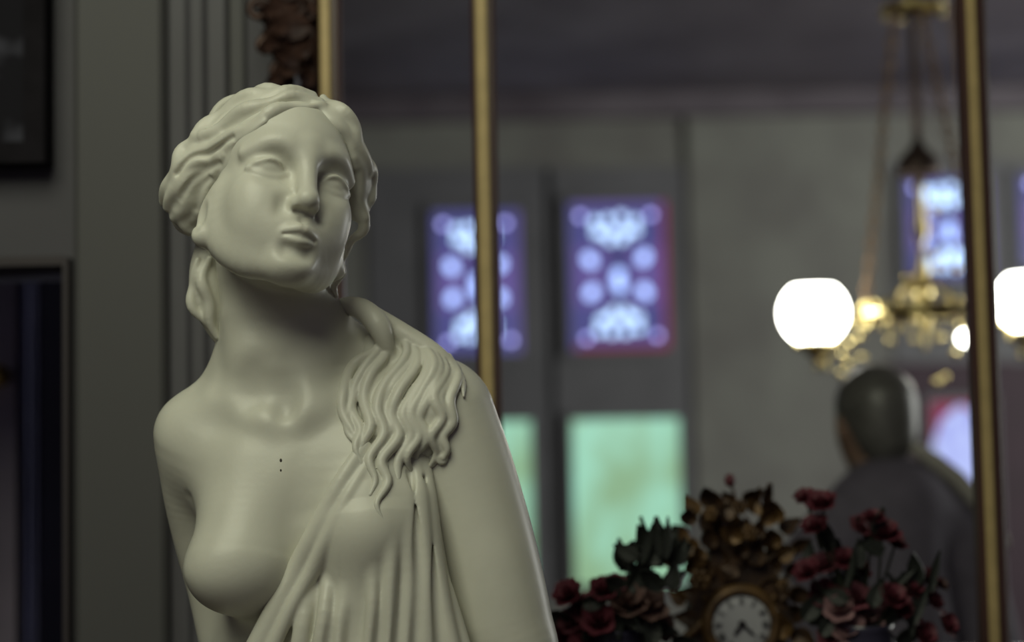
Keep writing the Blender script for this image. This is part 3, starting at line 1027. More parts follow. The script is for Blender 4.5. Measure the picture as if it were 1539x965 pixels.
def windows():
    gl = {
        'indigo': emit_mat('indigo_glass', (0.065, 0.065, 0.20), 1.1),
        'violet': emit_mat('violet_glass', (0.11, 0.08, 0.25), 1.1),
        'red': emit_mat('red_glass', (0.22, 0.02, 0.07), 0.9),
        'maroon': emit_mat('maroon_glass', (0.05, 0.006, 0.02), 1.0),
        'pale': emit_mat('pale_blue_glass', (0.40, 0.55, 1.0), 2.0),
        'lilac': emit_mat('lilac_glass', (0.42, 0.43, 0.95), 2.6),
        'white': emit_mat('white_blue_glass', (0.48, 0.68, 0.98), 2.1),
        'green': emit_mat('garden_light_glass', (0.25, 0.42, 0.25), 1.0, (0.33, 0.66, 0.50), 2.6, (1, 1, 0.7)),
        'lace': emit_mat('lace_glass', (0.34, 0.38, 0.78), 1.0, (0.52, 0.62, 0.98), 9.0),
    }
    disc = {}
    for r in (22, 30, 38):
        for k in ('pale', 'lilac', 'white', 'maroon'):
            b = MB().lathe([(0, -0.006), (r * 0.7e-3, -0.005), (r * 1e-3, 0), (r * 1e-3, 0.004)], 14, Matrix.Rotation(math.pi / 2, 4, 'X'))
            me = b.mesh('roundel')
            me.materials.append(gl[k])
            disc[r, k] = me
    jewels = [(.12, .09, 'lilac', 22), (.84, .09, 'lilac', 22), (.16, .92, 'lilac', 22), (.88, .91, 'lilac', 22)]
    jewels += [(x, y, 'white', 30) for x, y in ((.27, .13), (.40, .12), (.54, .10), (.68, .13), (.34, .21), (.47, .20), (.60, .20), (.42, .255), (.55, .25), (.28, .20), (.68, .195))]
    jewels += [(x, y, 'pale', 38) for x, y in ((.20, .38), (.22, .40), (.77, .37), (.75, .39), (.21, .62), (.23, .60), (.77, .62), (.75, .60), (.50, .49), (.51, .58), (.49, .53))]
    jewels += [(x, y, 'white', 30) for x, y in ((.29, .87), (.42, .88), (.56, .88), (.69, .86), (.37, .79), (.50, .80), (.62, .78), (.44, .745), (.57, .745), (.31, .80), (.69, .79))]
    jewels += [(.49, .34, 'maroon', 30), (.50, .70, 'maroon', 30)]

    def stained(root, x0, x1, z0, z1, redside=True):
        """one leaded panel: field strips, border strips and roundels, each its own piece"""
        y = -0.03
        w, h = x1 - x0, z1 - z0
        bw = 0.05 * w
        p = MB().box(x0 + bw, x1 - bw, y, y + 0.01, z0 + bw, z1 - bw).build('pane', gl['indigo'], root)
        p['label'] = 'indigo stained-glass panel with pale roundels'
        for k, (a, b, c, d, m) in enumerate(((x0, x0 + bw, z0, z1, 'indigo'), (x1 - bw, x1, z0, z1, 'red' if redside else 'violet'),
                                             (x0 + bw, x1 - bw, z1 - bw, z1, 'violet' if redside else 'indigo'), (x0 + bw, x1 - bw, z0, z0 + bw, 'red' if redside else 'indigo'))):
            MB().box(a, b, y - 0.002, y + 0.01, c, d).build('border_pane', gl[m], p)
        for a, b in ((0.62, 0.95), (0.05, 0.38)):
            MB().box(x0 + w * a, x0 + w * b, y - 0.003, y, z0 + h * .3, z0 + h * .7).build('field_pane', gl['violet'], p)
        for (u, v, k, r) in jewels:
            o = link('roundel', disc[r, k], None, p)
            o.location = (x0 + w * u, y - 0.004, z1 - h * v)
        return p

    def unit(n, label, spans, cas):
        a = ZAT(cas[0], cas[3], YF)
        b = ZAT(cas[2], cas[1], YF)
        root = empty('window_%d' % n, ((a.x + b.x) / 2, YF, max(a.z, 0.02)))
        tag(root, label, 'window', kind='structure')
        ox, oz = root.location.x, root.location.z
        back = MB().box(a.x - ox, b.x - ox, -0.02, 0, 0, b.z - oz).build('casing', casing, root)
        for kind, x0, y0, x1, y1 in spans:
            p0, p1 = ZAT((x0 + x1) / 2, y1, YF), ZAT((x0 + x1) / 2, y0, YF)
            q0, q1 = ZAT(x0, (y0 + y1) / 2, YF), ZAT(x1, (y0 + y1) / 2, YF)
            X0, X1, Z0, Z1 = q0.x - ox, q1.x - ox, p0.z - oz, p1.z - oz
            fr = MB()
            e = 0.045
            for r in ((X0 - e, X0, Z0 - e, Z1 + e), (X1, X1 + e, Z0 - e, Z1 + e), (X0, X1, Z1, Z1 + e), (X0, X1, Z0 - e, Z0)):
                fr.box(r[0], r[1], -0.06, -0.02, r[2], r[3])
            fr.build('sash', casing, root)
            if kind == 'green':
                MB().box(X0, X1, -0.03, -0.02, Z0, Z1).build('pane', gl['green'], root)['label'] = 'clear pane glowing green with garden daylight'
            elif kind == 'lace':
                p = MB().box(X0, X1, -0.028, -0.02, Z0, Z1).build('pane', gl['red'], root)
                p['label'] = 'red stained-glass panel with pale blue lancet'
                pr = [(0.5, 1.0), (0.8, 0.90), (0.97, 0.72), (0.92, 0.45), (0.75, 0.1), (0.5, -0.05), (0.25, 0.1), (0.08, 0.45), (0.03, 0.72), (0.2, 0.90)]
                vs = [(X0 + (X1 - X0) * u, yy, Z0 + (Z1 - Z0) * v * 0.98) for yy in (-0.034, -0.028) for u, v in pr]
                k = len(pr)
                fs = [tuple(range(k)), tuple(range(k, 2 * k))[::-1]] + [(i, k + i, k + (i + 1) % k, (i + 1) % k) for i in range(k)]
                link('lancet', mesh_from('lancet', vs, fs), gl['lace'], p)
            else:
                stained(root, X0, X1, Z0, Z1, kind == 'stained_red')
        return root

    unit(1, 'tall window crossed by the middle gilt bar, stained glass above green pane', (('stained', 652, 318, 782, 532), ('green', 640, 634, 800, 885)), (560, 250, 828, 905))
    unit(2, 'tall window right of the middle gilt bar, stained glass above green pane', (('stained_red', 856, 305, 1003, 526), ('green', 862, 630, 1023, 878)), (832, 250, 1036, 905))
    unit(3, 'stained-glass window seen behind the chandelier beside the right gilt bar', (('stained', 1360, 268, 1488, 420), ('lace', 1400, 604, 1490, 812)), (1345, 240, 1505, 545))
    unit(4, 'stained-glass window cut by the right edge of the picture', (('stained', 1530, 264, 1680, 398),), (1516, 240, 1700, 545))
    struct('trim_9', MB().box(xs(1322, YF), xs(1760, YF), YF - 0.018, YF, 0, zs(545, YF, 1400)), mat('maroon_dado', (0.055, 0.025, 0.042), rough=0.6, var=.2, scale=4), 'dark maroon dado below the right-hand windows', 'dado')
    # slim pilaster strip right of the window pair
    x0, x1 = xs(1040, YF - .05), xs(1052, YF - .05)
    struct('trim_7', MB().box(x0, x1, YF - 0.05, YF, 0, ZC), farpaint, 'slim pilaster strip on the far wall right of the windows', 'pilaster')
    struct('trim_8', MB().bbox(-5, 7, YF - 0.12, YF, ZC - 0.16, ZC, 0.03), ceilpaint, 'cornice where the far wall meets the ceiling', 'cornice')
# ------------------------------------------------------------------ chandelier
def chandelier():
    D = 4.5
    s = D / FPX
    brass = mat('chandelier_brass', (0.74, 0.61, 0.28), rough=0.28, metal=1.0)
    iron = mat('dark_bronze', (0.10, 0.07, 0.06), rough=0.45, metal=0.6)
    glow = mat('lit_globe_glass', (0.9, 0.9, 0.85), rough=0.3, emit=(1.0, 1.0, 0.90), estr=14.0)
    c = W(1388, 470, D)
    root = empty('chandelier', c)
    tag(root, 'brass chandelier with lit white glass globes hanging on chains', 'chandelier')

    def P(px, py, dd=0.0):
        f = (D + dd) / D
        return W(769.5 + (px - 769.5) / f, 482.5 + (py - 482.5) / f, D + dd) - c

    top = ZC - c.z
    MB().lathe([(0.0, top), (0.07, top), (0.06, top - .03), (0.015, top - .06), (0, top - .06)], 20).build('ceiling_rose', brass, root, True)
    x = P(1380, 100).x
    MB().tube([(0, 0, top - 0.05), (x * .5, 0, P(1380, -200).z), (0, 0, P(1386, 215).z)], 0.012, 8).build('rod', iron, root, True)
    # upper crown
    zc = P(1380, 4).z
    MB().lathe([(0.078, zc - .008), (0.086, zc), (0.078, zc + .008), (0.070, zc), (0.078, zc - .008)], 24).build('upper_crown', brass, root, True)
    for k in range(3):
        a = k * 2.1 + .3
        MB().tube([(0, 0, zc), (0.078 * math.cos(a), 0.078 * math.sin(a), zc)], 0.005, 6).build('crown_spoke', iron, root, True)
    bead = MB().ball((0, 0, 0), 0.011, 10, 6).mesh('brass_bead')
    bead.materials.append(brass)
    bead.polygons.foreach_set('use_smooth', [True] * len(bead.polygons))
    drop = MB().lathe([(0, -.022), (.007, -.012), (.008, -.004), (.003, .008), (0, .012)], 10).mesh('brass_drop')
    drop.materials.append(brass)
    drop.polygons.foreach_set('use_smooth', [True] * len(drop.polygons))
    for k in range(8):
        a = k * math.pi / 4 + .2
        o = link('brass_drop', drop, None, root)
        o.location = (0.08 * math.cos(a), 0.08 * math.sin(a), zc - .004)
    # smoke bell and lamp body
    zb = P(1390, 262).z
    MB().lathe([(0.056, zb), (0.058, zb + .012), (0.050, zb + .045), (0.022, zb + .075), (0.012, zb + .095), (0, zb + .096)], 24).build('smoke_bell', iron, root, True)
    zl = P(1390, 425).z
    MB().lathe([(0, zl), (.012, zl + .004), (.019, zl + .03), (.011, zl + .06), (.008, zl + .10), (.018, zl + .13), (.018, zl + .15), (.014, zl + .18), (.010, zl + .24), (.016, zl + .27), (0, zl + .28)], 20).build('lamp_stem', brass, root, True)
    MB().lathe([(0, zl - .18), (.008, zl - .17), (.004, zl - .15), (.012, zl - .12), (.022, zl - .09), (.016, zl - .05), (.026, zl - .03), (.02, zl + .005), (0, zl + .005)], 20).build('bottom_bowl', brass, root, True)
    # ring
    R = 0.155
    MB().lathe([(R - .006, -.012), (R + .006, -.012), (R + .010, 0), (R + .006, .014), (R - .006, .014), (R - .006, -.012)], 40).build('ring', brass, root, True)
    for k in range(14):
        a = k * 2 * math.pi / 14 + .1
        o = link('brass_bead', bead, None, root)
        o.location = (R * math.cos(a), R * math.sin(a), .022)
        o = link('brass_drop', drop, None, root)
        o.location = (R * math.cos(a + .2), R * math.sin(a + .2), -.020)
    for k in range(4):
        a = k * math.pi / 2 + .5
        MB().tube([(0.02 * math.cos(a), 0.02 * math.sin(a), zl + .02), (R * math.cos(a), R * math.sin(a), 0)], .005, 6).build('ring_spoke', brass, root, True)
    # chains: alternate links
    lk = []
    for i in range(13):
        a = 2 * math.pi * i / 12
        lk.append((0.0095 * math.cos(a), 0, 0.018 * math.sin(a)))
    linkm = MB().tube(lk, 0.0036, 6).mesh('chain_link')
    linkm.materials.append(mat('chain_bronze', (0.26, 0.16, 0.085), rough=0.5, metal=0.5))
    for a0 in (P(1346, 4), P(1430, 4), P(1392, 4, .07)):
        e = P(1300, 458) if a0.x < -0.05 else (P(1482, 455) if a0.y < 0.05 and a0.x > 0.02 else P(1396, 458, .15))
        d = Vector(e) - Vector(a0)
        n = int(d.length / 0.029)
        qd = d.normalized().to_track_quat('Z', 'Y')
        ch = empty('chain', (0, 0, 0), 0, root)
        for i in range(n):
            o = link('chain_link', linkm, None, ch)
            o.location = Vector(a0) + d * ((i + .5) / n)
            o.rotation_mode = 'QUATERNION'
            o.rotation_quaternion = qd @ Quaternion((0, 0, 1), (i % 2) * math.pi / 2)
    # arms with globes
    for gx, gy, sx in ((1223, 470, -1), (1548, 452, 1)):
        g = P(gx, gy)
        r = 0.088
        base = (g.x, g.y, g.z - r * .80)
        arm = [(sx * R, 0, 0), (g.x * .80, 0, -0.05), (g.x * .90, g.y, g.z - r - .035), (g.x, g.y, g.z - r - .03), (g.x, g.y, g.z - r * .78)]
        MB().tube([tuple(v) for v in spline(arm, 6)], 0.0065, 8).build('arm', brass, root, True)
        MB().lathe([(.006, g.z - r - .035), (.022, g.z - r - .02), (.040, g.z - r * .93), (.045, g.z - r * .82), (.038, g.z - r * .80), (.006, g.z - r)], 18, Matrix.Translation((g.x, g.y, 0))).build('globe_holder', brass, root, True)
        for k in range(6):
            a = k * math.pi / 3
            o = link('brass_bead', bead, None, root)
            o.location = (g.x + .044 * math.cos(a), g.y + .044 * math.sin(a), g.z - r * .95)
        for k, t in enumerate((.25, .5, .72)):
            o = link('brass_drop', drop, None, root)
            v = spline(arm, 6)[int(t * 24)]
            o.location = (v[0], v[1], v[2] - .012)
        prof = []
        for i in range(15):
            th = -math.pi / 2 * .88 + (math.pi / 2 * .88 + math.pi / 2 * .58) * i / 14
            prof.append((r * math.cos(th), g.z + r * math.sin(th) * (1.0 if th < 0 else .98)))
        prof += [(prof[-1][0] * .96, prof[-1][1] - .002), (prof[-1][0] * .2, prof[-1][1] - .004)]
        o = MB().lathe(prof, 28, Matrix.Translation((g.x, g.y, 0))).build('glass_globe', glow, root, True)
        o['label'] = 'glowing white glass globe with open flat top'
    b = P(1450, 508)
    MB().ball(b, (.019, .019, .019), 14, 9).build('bulb', glow, root, True)
    MB().tube([(R * .75, 0, -.01), (b.x, b.y, b.z + .035), (b.x, b.y, b.z + .012)], .005, 6).build('bulb_arm', brass, root, True)
    # extra beads added for sparkle around the middle and the left arm
    rnd = random.Random(3)
    for px, py in ((1400, 315), (1384, 416), (1408, 400), (1405, 383), (1438, 466), (1345, 474), (1362, 470), (1390, 478), (1372, 452), (1404, 508), (1382, 510), (1415, 506), (1425, 568), (1408, 574), (1340, 512), (1420, 470), (1365, 416), (1392, 352), (1422, 452), (1440, 530), (1300, 463), (1302, 456), (1282, 516), (1294, 506), (1272, 548), (1258, 562), (1300, 538), (1266, 534), (1312, 474), (1330, 484), (1350, 492), (1428, 476), (1452, 478), (1458, 452), (1436, 402), (1376, 436)):
        o = link('brass_bead', bead, None, root)
        o.location = P(px, py, rnd.uniform(-.06, .06))
    return root


# ------------------------------------------------------------------ the visitor in the far room
def person():
    D = 3.7
    g = W(1330, 640, D)
    root = empty('person', (g.x, g.y, 0), math.radians(14))
    root.scale = (.975, .975, .975)
    tag(root, 'person in a dark jacket with pale collar standing below the chandelier', 'person')
    skin = mat('skin', (0.30, 0.19, 0.14), rough=0.55)
    cloth = mat('dark_jacket', (0.135, 0.12, 0.16), rough=0.8, var=0.2, scale=30, bump=.1)
    trous = mat('dark_trousers', (0.03, 0.03, 0.04), rough=0.8, var=0.2, scale=30)
    hairm = mat('grey_brown_hair', (0.14, 0.135, 0.125), rough=0.42, spec=0.7, var=0.4, scale=60)
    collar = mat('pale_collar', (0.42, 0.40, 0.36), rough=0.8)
    shoe = mat('black_shoes', (0.02, 0.02, 0.022), rough=0.4)

    def out(name, F, m):
        V, Q = F.surface(3)
        return link(name, mesh_np(name, V, Q), m, root)

    H = 0.0
    body = Field((-.42, -.30, 0.0), (.42, .40, 1.76), 0.007)
    hd = (0, .075, 1.565)
    body.ell((0, .055, 1.59), (.076, .098, .092), None, .01)
    body.ell((0, .095, 1.535), (.060, .072, .085), None, .04)
    body.chain([(0, .10, 1.475, .03), (0, .135, 1.47, .022)], .03)
    body.chain([(0, .155, 1.575, .012), (0, .178, 1.545, .015)], .015)           # nose
    body.chain([(-.02, .158, 1.507, .008), (0, .165, 1.509, .009), (.02, .158, 1.507, .008)], .01)   # lips
    for sx in (-1, 1):
        body.ell((sx * .032, .158, 1.575), (.018, .014, .011), None, .012, 'sub')
        body.ell((sx * .032, .142, 1.575), .012, None, .004)
        body.ell((sx * .078, .055, 1.56), (.012, .02, .032), None, .012)
    body.chain([(0, .045, 1.52, .055), (0, .02, 1.43, .058), (0, 0, 1.36, .07)], .03)
    body.chain([(0, -.01, 1.33, .11), (0, 0, 1.1, .12), (0, 0, .92, .13)], .06)
    for sx in (-1, 1):
        body.chain([(sx * .15, -.01, 1.28, .048), (sx * .212, -.03, 1.08, .040), (sx * .215, .03, .86, .030)], .04)
        # hand: palm and five fingers
        body.ell((sx * .213, .045, .80), (.016, .036, .045), None, .015)
        for k, (dy, ln) in enumerate(((-.024, .058), (-.008, .072), (.010, .078), (.027, .070))):
            body.chain([(sx * .213, .045 + dy, .77, .0095), (sx * .209, .048 + dy, .77 - ln * .55, .009), (sx * .198, .050 + dy, .77 - ln, .008)], .006)
        body.chain([(sx * .205, .075, .82, .011), (sx * .198, .098, .79, .010), (sx * .192, .104, .765, .009)], .008)
        body.chain([(sx * .09, 0, .92, .085), (sx * .10, .01, .50, .055), (sx * .105, -.01, .10, .035), (sx * .11, .05, .05, .035)], .04)
    hair = Field((-.12, -.08, 1.40), (.12, .22, 1.74), 0.005)
    hair.ell((0, .040, 1.605), (.088, .104, .090), None, .01)
    hair.ell((0, -.005, 1.54), (.07, .055, .07), None, .03)
    hair.ell((0, .175, 1.54), (.09, .075, .115), None, .02, 'sub')
    jk = Field((-.34, -.26, .70), (.34, .26, 1.52), 0.007)
    jk.chain([(0, -.02, 1.36, .115), (0, -.01, 1.15, .135), (0, 0, .95, .15), (0, 0, .80, .155)], .04)
    for sx in (-1, 1):
        jk.chain([(sx * .045, -.02, 1.405, .068), (sx * .12, -.02, 1.345, .072), (sx * .175, -.02, 1.27, .07)], .06)
        jk.chain([(sx * .175, -.02, 1.27, .07), (sx * .225, -.035, 1.06, .060), (sx * .225, .03, .84, .050)], .05)
        jk.chain([(sx * .075, .05, 1.25, .09), (sx * .07, .04, 1.10, .09)], .06)
    jk.plane((0, 0, .79), (0, 0, -1), .01)
    tr = Field((-.26, -.22, .02), (.26, .22, .98), 0.008)
    for sx in (-1, 1):
        tr.chain([(sx * .08, 0, .90, .11), (sx * .10, .01, .50, .08), (sx * .105, -.005, .09, .068)], .05)
    sh = [None, None]
    cl = Field((-.14, -.12, 1.34), (.14, .16, 1.52), 0.004)
    pts = []
    for i in range(17):
        a = math.pi * (1.5 + (i / 16 - .5) * 1.75)
        pts.append((.082 * math.cos(a), .028 + .085 * math.sin(a), 1.442 - .012 * math.sin(a) - .03 * (1 + math.sin(a)), .016))
    cl.chain(pts, .01)
    cl.chain([(p[0] * 1.25, (p[1] - .028) * 1.2 + .022, p[2] - .028, .014) for p in pts], .02)
    st = Field((-.05, -.26, 1.20), (.34, .12, 1.56), 0.005)  # pale strip modelled for the rim light on the shoulder contour
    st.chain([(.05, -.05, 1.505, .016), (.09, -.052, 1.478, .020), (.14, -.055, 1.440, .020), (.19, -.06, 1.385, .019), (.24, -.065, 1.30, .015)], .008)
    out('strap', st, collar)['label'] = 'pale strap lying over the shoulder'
    b = out('body', body, skin)
    out('hair', hair, hairm)
    out('jacket', jk, cloth)
    out('trousers', tr, trous)
    out('collar', cl, collar)['label'] = 'pale collar standing round the neck'
    for sx in (-1, 1):
        f = Field((sx * .11 - .07, -.11, 0), (sx * .11 + .07, .22, .14), 0.006)
        f.chain([(sx * .108, -.03, .045, .046), (sx * .11, .07, .04, .042), (sx * .115, .15, .034, .034)], .02)
        f.plane((0, 0, 0.006), (0, 0, -1), .004)
        out('shoe', f, shoe)
    return root


# ------------------------------------------------------------------ mantelpiece, clock, flowers
ZM = 1.15


def mantel():
    x0, x1 = 0.13, 1.55
    y0, y1 = 2.10, YW
    m = mat('mantel_marble', (0.10, 0.085, 0.085), rough=0.3, colour2=(0.05, 0.04, 0.045), scale=7)
    root = empty('mantelpiece', ((x0 + x1) / 2, (y0 + y1) / 2, 0))
    tag(root, 'dark marble mantelpiece under the clock and flowers', 'mantelpiece')
    hw, hd = (x1 - x0) / 2, (y1 - y0) / 2
    MB().box(-hw, hw, -hd, hd, ZM - .045, ZM).build('shelf', m, root)
    MB().box(-hw + .05, hw - .05, -hd + .14, hd, ZM - .22, ZM - .045).build('frieze', m, root)
    for sx in (-1, 1):
        MB().box(sx * (hw - .14) - .09, sx * (hw - .14) + .09, -hd + .12, hd, 0, ZM - .22).build('jamb', m, root)


def clock():
    D = 2.42
    c = W(1112, 936, D)
    root = empty('mantel_clock', (c.x, c.y, ZM))
    tag(root, 'ornate gilt mantel clock with white dial covered in bronze leaves', 'clock')
    zc = c.z - ZM
    br = mat('clock_bronze', (0.085, 0.045, 0.022), rough=0.5, metal=0.3, colour2=(0.03, 0.018, 0.014), scale=45)
    gd = mat('clock_gilt', (0.17, 0.095, 0.035), rough=0.5, metal=0.3, colour2=(0.06, 0.032, 0.016), scale=40)
    white = mat('enamel_dial', (0.42, 0.42, 0.45), rough=0.3)
    blk = mat('clock_black', (0.015, 0.012, 0.015), rough=0.4)
    ink = mat('grey_numerals', (0.13, 0.13, 0.14), rough=0.5)
    s = D / FPX
    RX = Matrix.Rotation(math.pi / 2, 4, 'X')
    T = Matrix.Translation((0, 0, zc))
    # case: waisted body
    prof = [(-.085, 0), (-.09, .02), (-.07, .035), (-.062, .06), (-.075, zc), (-.062, zc + .05), (-.040, zc + .09), (-.028, zc + .13), (0, zc + .145)]
    prof = prof + [(-x, z) for x, z in prof[::-1][1:]]
    n = len(prof)
    vs = [(x, y, z) for y in (-.005, .055) for x, z in prof]
    fs = [tuple(range(n)), tuple(range(n, 2 * n))[::-1]] + [(i, n + i, n + (i + 1) % n, (i + 1) % n) for i in range(n)]
    link('case', mesh_from('case', vs, fs), br, root)
    MB().lathe([(0, 0), (.041, 0), (.041, .006), (.03, .009), (0, .010)], 32, T @ Matrix.Translation((0, -.012, 0)) @ RX).build('dial', white, root)
    dial = root.children[-1]
    MB().lathe([(.039, .0), (.055, .0), (.056, .012), (.048, .022), (.041, .016), (.039, .0)], 32, T @ Matrix.Translation((0, -.006, 0)) @ RX).build('bezel', gd, root, True)
    for k in range(12):
        a = math.radians(90 - 30 * k)
        M = T @ Matrix.Translation((0.033 * math.cos(a), -.0225, .033 * math.sin(a))) @ Matrix.Rotation(-(a - math.pi / 2), 4, 'Y')
        b = MB()
        nb = (2, 1, 2, 3, 2, 1, 2, 3, 4, 2, 1, 2)[k]
        for j in range(nb):
            x = (j - (nb - 1) / 2) * .0026
            b.box(x - .0008, x + .0008, -.001, .001, -.005, .005, M)
        b.build('numeral', ink, dial)
    for ang, ln, w in ((232, .020, .0030), (318, .026, .0024)):
        M = T @ Matrix.Translation((0, -.0245, 0)) @ Matrix.Rotation(-math.radians(ang), 4, 'Y')
        MB().add([M @ Vector(p) for p in ((-.004, 0, -w * .5), (ln * .6, 0, -w), (ln, 0, 0), (ln * .6, 0, w), (-.004, 0, w * .5), (-.004, .001, -w * .5), (ln * .6, .001, -w), (ln, .001, 0), (ln * .6, .001, w), (-.004, .001, w * .5))],
                 [(0, 1, 2, 3, 4), (9, 8, 7, 6, 5)] + [(i, i + 5, (i + 1) % 5 + 5, (i + 1) % 5) for i in range(5)]).build('hand', blk, dial)
    MB().lathe([(0, 0), (.0058, 0), (.004, .003), (0, .003)], 10, T @ Matrix.Translation((0, -.0235, 0)) @ RX).build('centre_cap', blk, dial)
    # leaf ornaments
    lm = []
    for L, Wd, cu in ((.038, .016, .9), (.030, .014, -.8), (.044, .014, .6)):
        for m in (br, gd):
            me = leaf_mesh('bronze_leaf', L, Wd, cu)
            me.materials.append(m)
            lm.append(me)
    rnd = random.Random(8)
    spots = [(1035, 790), (1048, 775), (1062, 800), (1075, 768), (1090, 782), (1105, 765), (1120, 760), (1132, 772), (1148, 765), (1160, 785), (1175, 800), (1188, 830), (1030, 820), (1050, 830), (1070, 825), (1095, 815), (1118, 800), (1140, 810), (1160, 825), (1180, 860), (1020, 850), (1045, 860), (1065, 868), (1090, 850), (1115, 840), (1138, 850), (1162, 865), (1185, 895), (1050, 895), (1170, 900), (1180, 930), (1045, 930), (1190, 950), (1160, 945), (1105, 870), (1130, 875), (1080, 800), (1125, 820), (1150, 840), (1060, 845), (1036, 840), (1100, 790), (1148, 790), (1172, 840), (1086, 880), (1140, 895), (1030, 905)]
    for i, (px, py) in enumerate(spots):
        p = W(px, py, D - .02 + .035 * rnd.random()) - root.location
        o = link('bronze_leaf', lm[(i * 2 + (1 if rnd.random() < .34 else 0)) % 6], None, root)
        o.location = p
        ang = math.atan2(p.z - zc, p.x) + rnd.uniform(-.7, .7)
        o.rotation_euler = (math.pi / 2 + rnd.uniform(-.5, .5), -ang, rnd.uniform(-.4, .4))
        o.scale = [rnd.uniform(.75, 1.15)] * 3
    # rosettes and scrolls on the crest
    for px, py, r in ((1068, 772, .011), (1112, 762, .011), (1052, 872, .016), (1178, 880, .010), (1128, 800, .012)):
        p = W(px, py, D - .035) - root.location
        b = MB()
        for k in range(6):
            a = k * math.pi / 3
            b.ball((p.x + r * .62 * math.cos(a), p.y, p.z + r * .62 * math.sin(a)), (r * .45, r * .3, r * .45), 6, 4)
        b.ball((p.x, p.y - r * .2, p.z), r * .38, 6, 4)
        b.build('rosette', gd, root, True)
    # thin finial with a bud
    a, t = W(1103, 760, D) - root.location, W(1097, 722, D) - root.location
    MB().tube([a, (a + t) / 2 + Vector((.003, 0, 0)), t], .0022, 6).build('finial_stem', br, root, True)
    MB().ball(t, (.008, .008, .0095), 8, 6).build('finial_bud', mat('red_bud', (.10, .02, .03), rough=.6), root, True)
    for sx in (-1, 1):
        pts = [(sx * (.07 + .028 * math.sin(i * .5)), -.008, .01 + i * .011) for i in range(12)]
        MB().tube(pts, [.010 - .0005 * i for i in range(12)], 8).build('side_scroll', gd, root, True)


def bloom_mesh(name, R, m, seed):
    rnd = random.Random(seed)
    b = MB()
    for ring, (n, tilt, sc) in enumerate(((4, 78, .45), (5, 58, .72), (6, 34, 1.0), (6, 10, 1.1))):
        for k in range(n):
            a = 2 * math.pi * (k + .5 * (ring % 2)) / n + rnd.uniform(-.15, .15)
            t = math.radians(tilt + rnd.uniform(-8, 8))
            M = Matrix.Rotation(a, 4, 'Z') @ Matrix.Rotation(-t, 4, 'Y')
            vs = []
            for i in range(4):
                u = i / 3
                w = R * sc * .55 * math.sin(math.pi * (.15 + .75 * u))
                for v in (-1, 0, 1):
                    vs.append(M @ Vector((R * sc * u, v * w, (.28 * R * sc * u * u if v == 0 else .12 * R * sc + .22 * R * sc * u * u) + (rnd.uniform(-.04, .04) * R))))
            fs = [(3 * i + j, 3 * i + 3 + j, 3 * i + 4 + j, 3 * i + 1 + j) for i in range(3) for j in range(2)]
            b.add(vs, fs)
    me = b.mesh(name)
    me.materials.append(m)
    me.polygons.foreach_set('use_smooth', [True] * len(me.polygons))
    return me


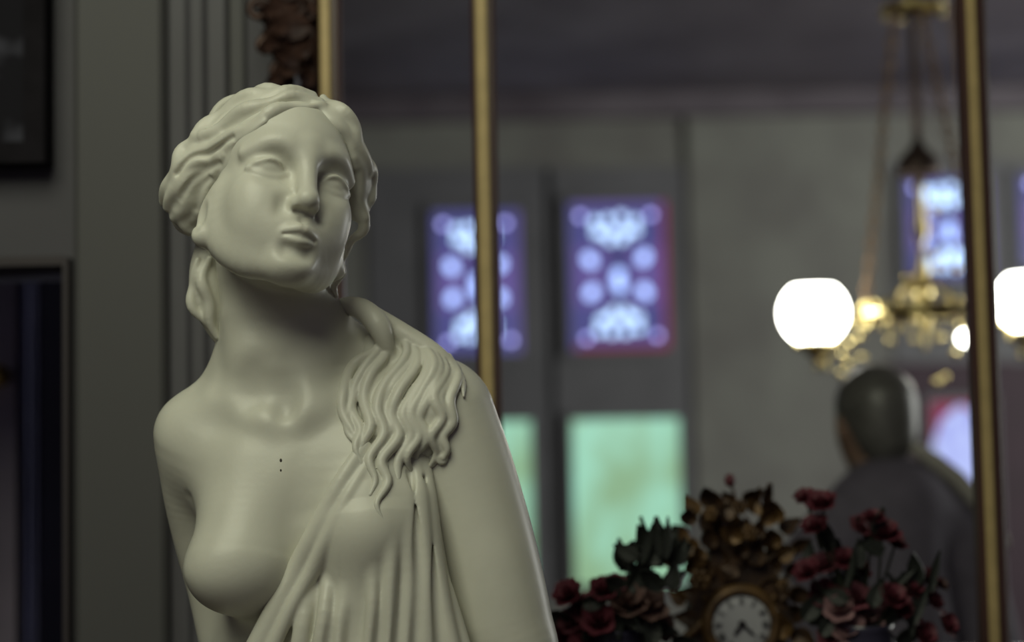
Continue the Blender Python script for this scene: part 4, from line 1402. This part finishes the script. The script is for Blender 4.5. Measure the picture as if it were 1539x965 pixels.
def flowers():
    D = 2.30
    red = mat('dark_red_petal', (.14, .026, .042), rough=.6, var=.3, scale=40)
    rose = mat('rose_petal', (.19, .055, .075), rough=.6, var=.3, scale=40)
    pale = mat('pale_pink_petal', (.30, .17, .18), rough=.6, var=.2, scale=40)
    brown = mat('faded_mauve_petal', (.15, .085, .075), rough=.6, var=.2, scale=40)
    green = mat('dark_leaf', (.022, .026, .022), rough=.6, var=.3, scale=30)
    stem = mat('dark_stem', (.02, .026, .014), rough=.6)
    B = {k: [bloom_mesh('bloom', .022, m, i) for i in range(2)] for k, m in (('r', red), ('o', rose), ('p', pale), ('b', brown))}
    lf = [leaf_mesh('leaf', .05, .013, .4), leaf_mesh('leaf', .036, .011, -.3), leaf_mesh('leaf', .06, .006, .3)]
    for me in lf: me.materials.append(green)

    def bouquet(name, label, px, fl, lv, seed, vc):
        rnd = random.Random(seed)
        g = W(px, 1000, D)
        root = empty(name, (g.x, g.y, ZM))
        tag(root, label, 'flowers', 'flower bouquets on the mantelpiece')
        MB().lathe([(0, 0), (.032, 0), (.030, .008), (.018, .018), (.040, .045), (.046, .07), (.036, .092), (.042, .10), (.038, .10), (.032, .09), (0, .085)], 20).build('vase', vc, root, True)
        for px, py, k, sc in fl:
            p = W(px, py, D + rnd.uniform(-.03, .025)) - root.location
            f = link('bloom', B[k][rnd.randrange(2)], None, root)
            f.location = p
            d = Vector((p.x * 1.2, -.12, p.z - .02 if p.z > .06 else .06)).normalized()
            f.rotation_mode = 'QUATERNION'
            f.rotation_quaternion = d.to_track_quat('Z', 'Y')
            f.scale = [sc] * 3
            e = Vector((rnd.uniform(-.012, .012), rnd.uniform(-.012, .012), .085))
            if p.z > .12:
                mid = (Vector(p) + e) / 2 + Vector((p.x * .15, 0, .01))
                MB().tube([e, mid, p], .0018, 5).build('stem', stem, root)
        for px, py, k, a in lv:
            p = W(px, py, D + rnd.uniform(-.04, .02)) - root.location
            o = link('leaf', lf[k], None, root)
            o.location = p
            o.rotation_euler = (math.pi / 2 + rnd.uniform(-.6, .6), -math.radians(a), rnd.uniform(-.5, .5))

    vg = mat('dark_porcelain', (.03, .028, .05), rough=.25)
    rnd = random.Random(5)
    L = [(856, 896, 'r', 1.0), (880, 918, 'o', 1.0), (906, 890, 'r', .9), (900, 935, 'r', 1.1), (862, 935, 'o', .9), (940, 908, 'b', 1.3), (968, 912, 'b', 1.35), (955, 945, 'b', 1.2), (925, 955, 'r', 1.0), (880, 960, 'r', 1.0), (845, 960, 'r', .9), (990, 945, 'b', 1.0), (925, 880, 'o', .7)]
    LL = [(950 + rnd.uniform(-25, 70), 850 + rnd.uniform(-18, 40), rnd.randrange(3), rnd.uniform(20, 160)) for _ in range(26)]
    LL += [(965 + 9 * i, 848 - 3 * i, 2, 70 + 8 * i) for i in range(6)]
    LL += [(rnd.uniform(850, 1010), rnd.uniform(905, 970), rnd.randrange(2), rnd.uniform(0, 360)) for _ in range(16)]
    bouquet('flower_bouquet', 'dark red and mauve flowers with dark leaves between statue and clock', 925, L, LL, 1, vg)
    Rr = [(1212, 752, 'r', .8), (1236, 762, 'r', 1.0), (1226, 795, 'r', .9), (1298, 798, 'o', 1.0), (1325, 806, 'r', 1.1), (1345, 820, 'r', .7), (1312, 782, 'r', .7), (1215, 862, 'r', .9), (1240, 852, 'o', .9), (1270, 846, 'r', .9), (1290, 862, 'r', .8), (1240, 896, 'r', 1.0), (1262, 918, 'p', 1.0), (1286, 902, 'o', 1.0), (1300, 930, 'p', 1.1), (1275, 948, 'p', 1.1), (1322, 925, 'o', 1.0), (1310, 958, 'o', .9), (1250, 962, 'o', .9), (1340, 900, 'r', .9), (1368, 888, 'r', .9), (1392, 872, 'r', .8), (1352, 915, 'r', .8), (1400, 905, 'r', .7), (1385, 955, 'r', .9), (1420, 940, 'r', .8), (1412, 880, 'b', .5)]
    RL = [(rnd.uniform(1200, 1400), rnd.uniform(870, 970), rnd.randrange(3), rnd.uniform(0, 180)) for _ in range(24)]
    RL += [(rnd.uniform(1215, 1330), rnd.uniform(800, 860), rnd.randrange(2), rnd.uniform(20, 160)) for _ in range(8)]
    bouquet('flower_bouquet', 'spreading red and pink flowers right of the gilt clock', 1300, Rr, RL, 2, vg)


statue()
structures()
picture()
frame()
windows()
chandelier()
person()
mantel()
clock()
flowers()
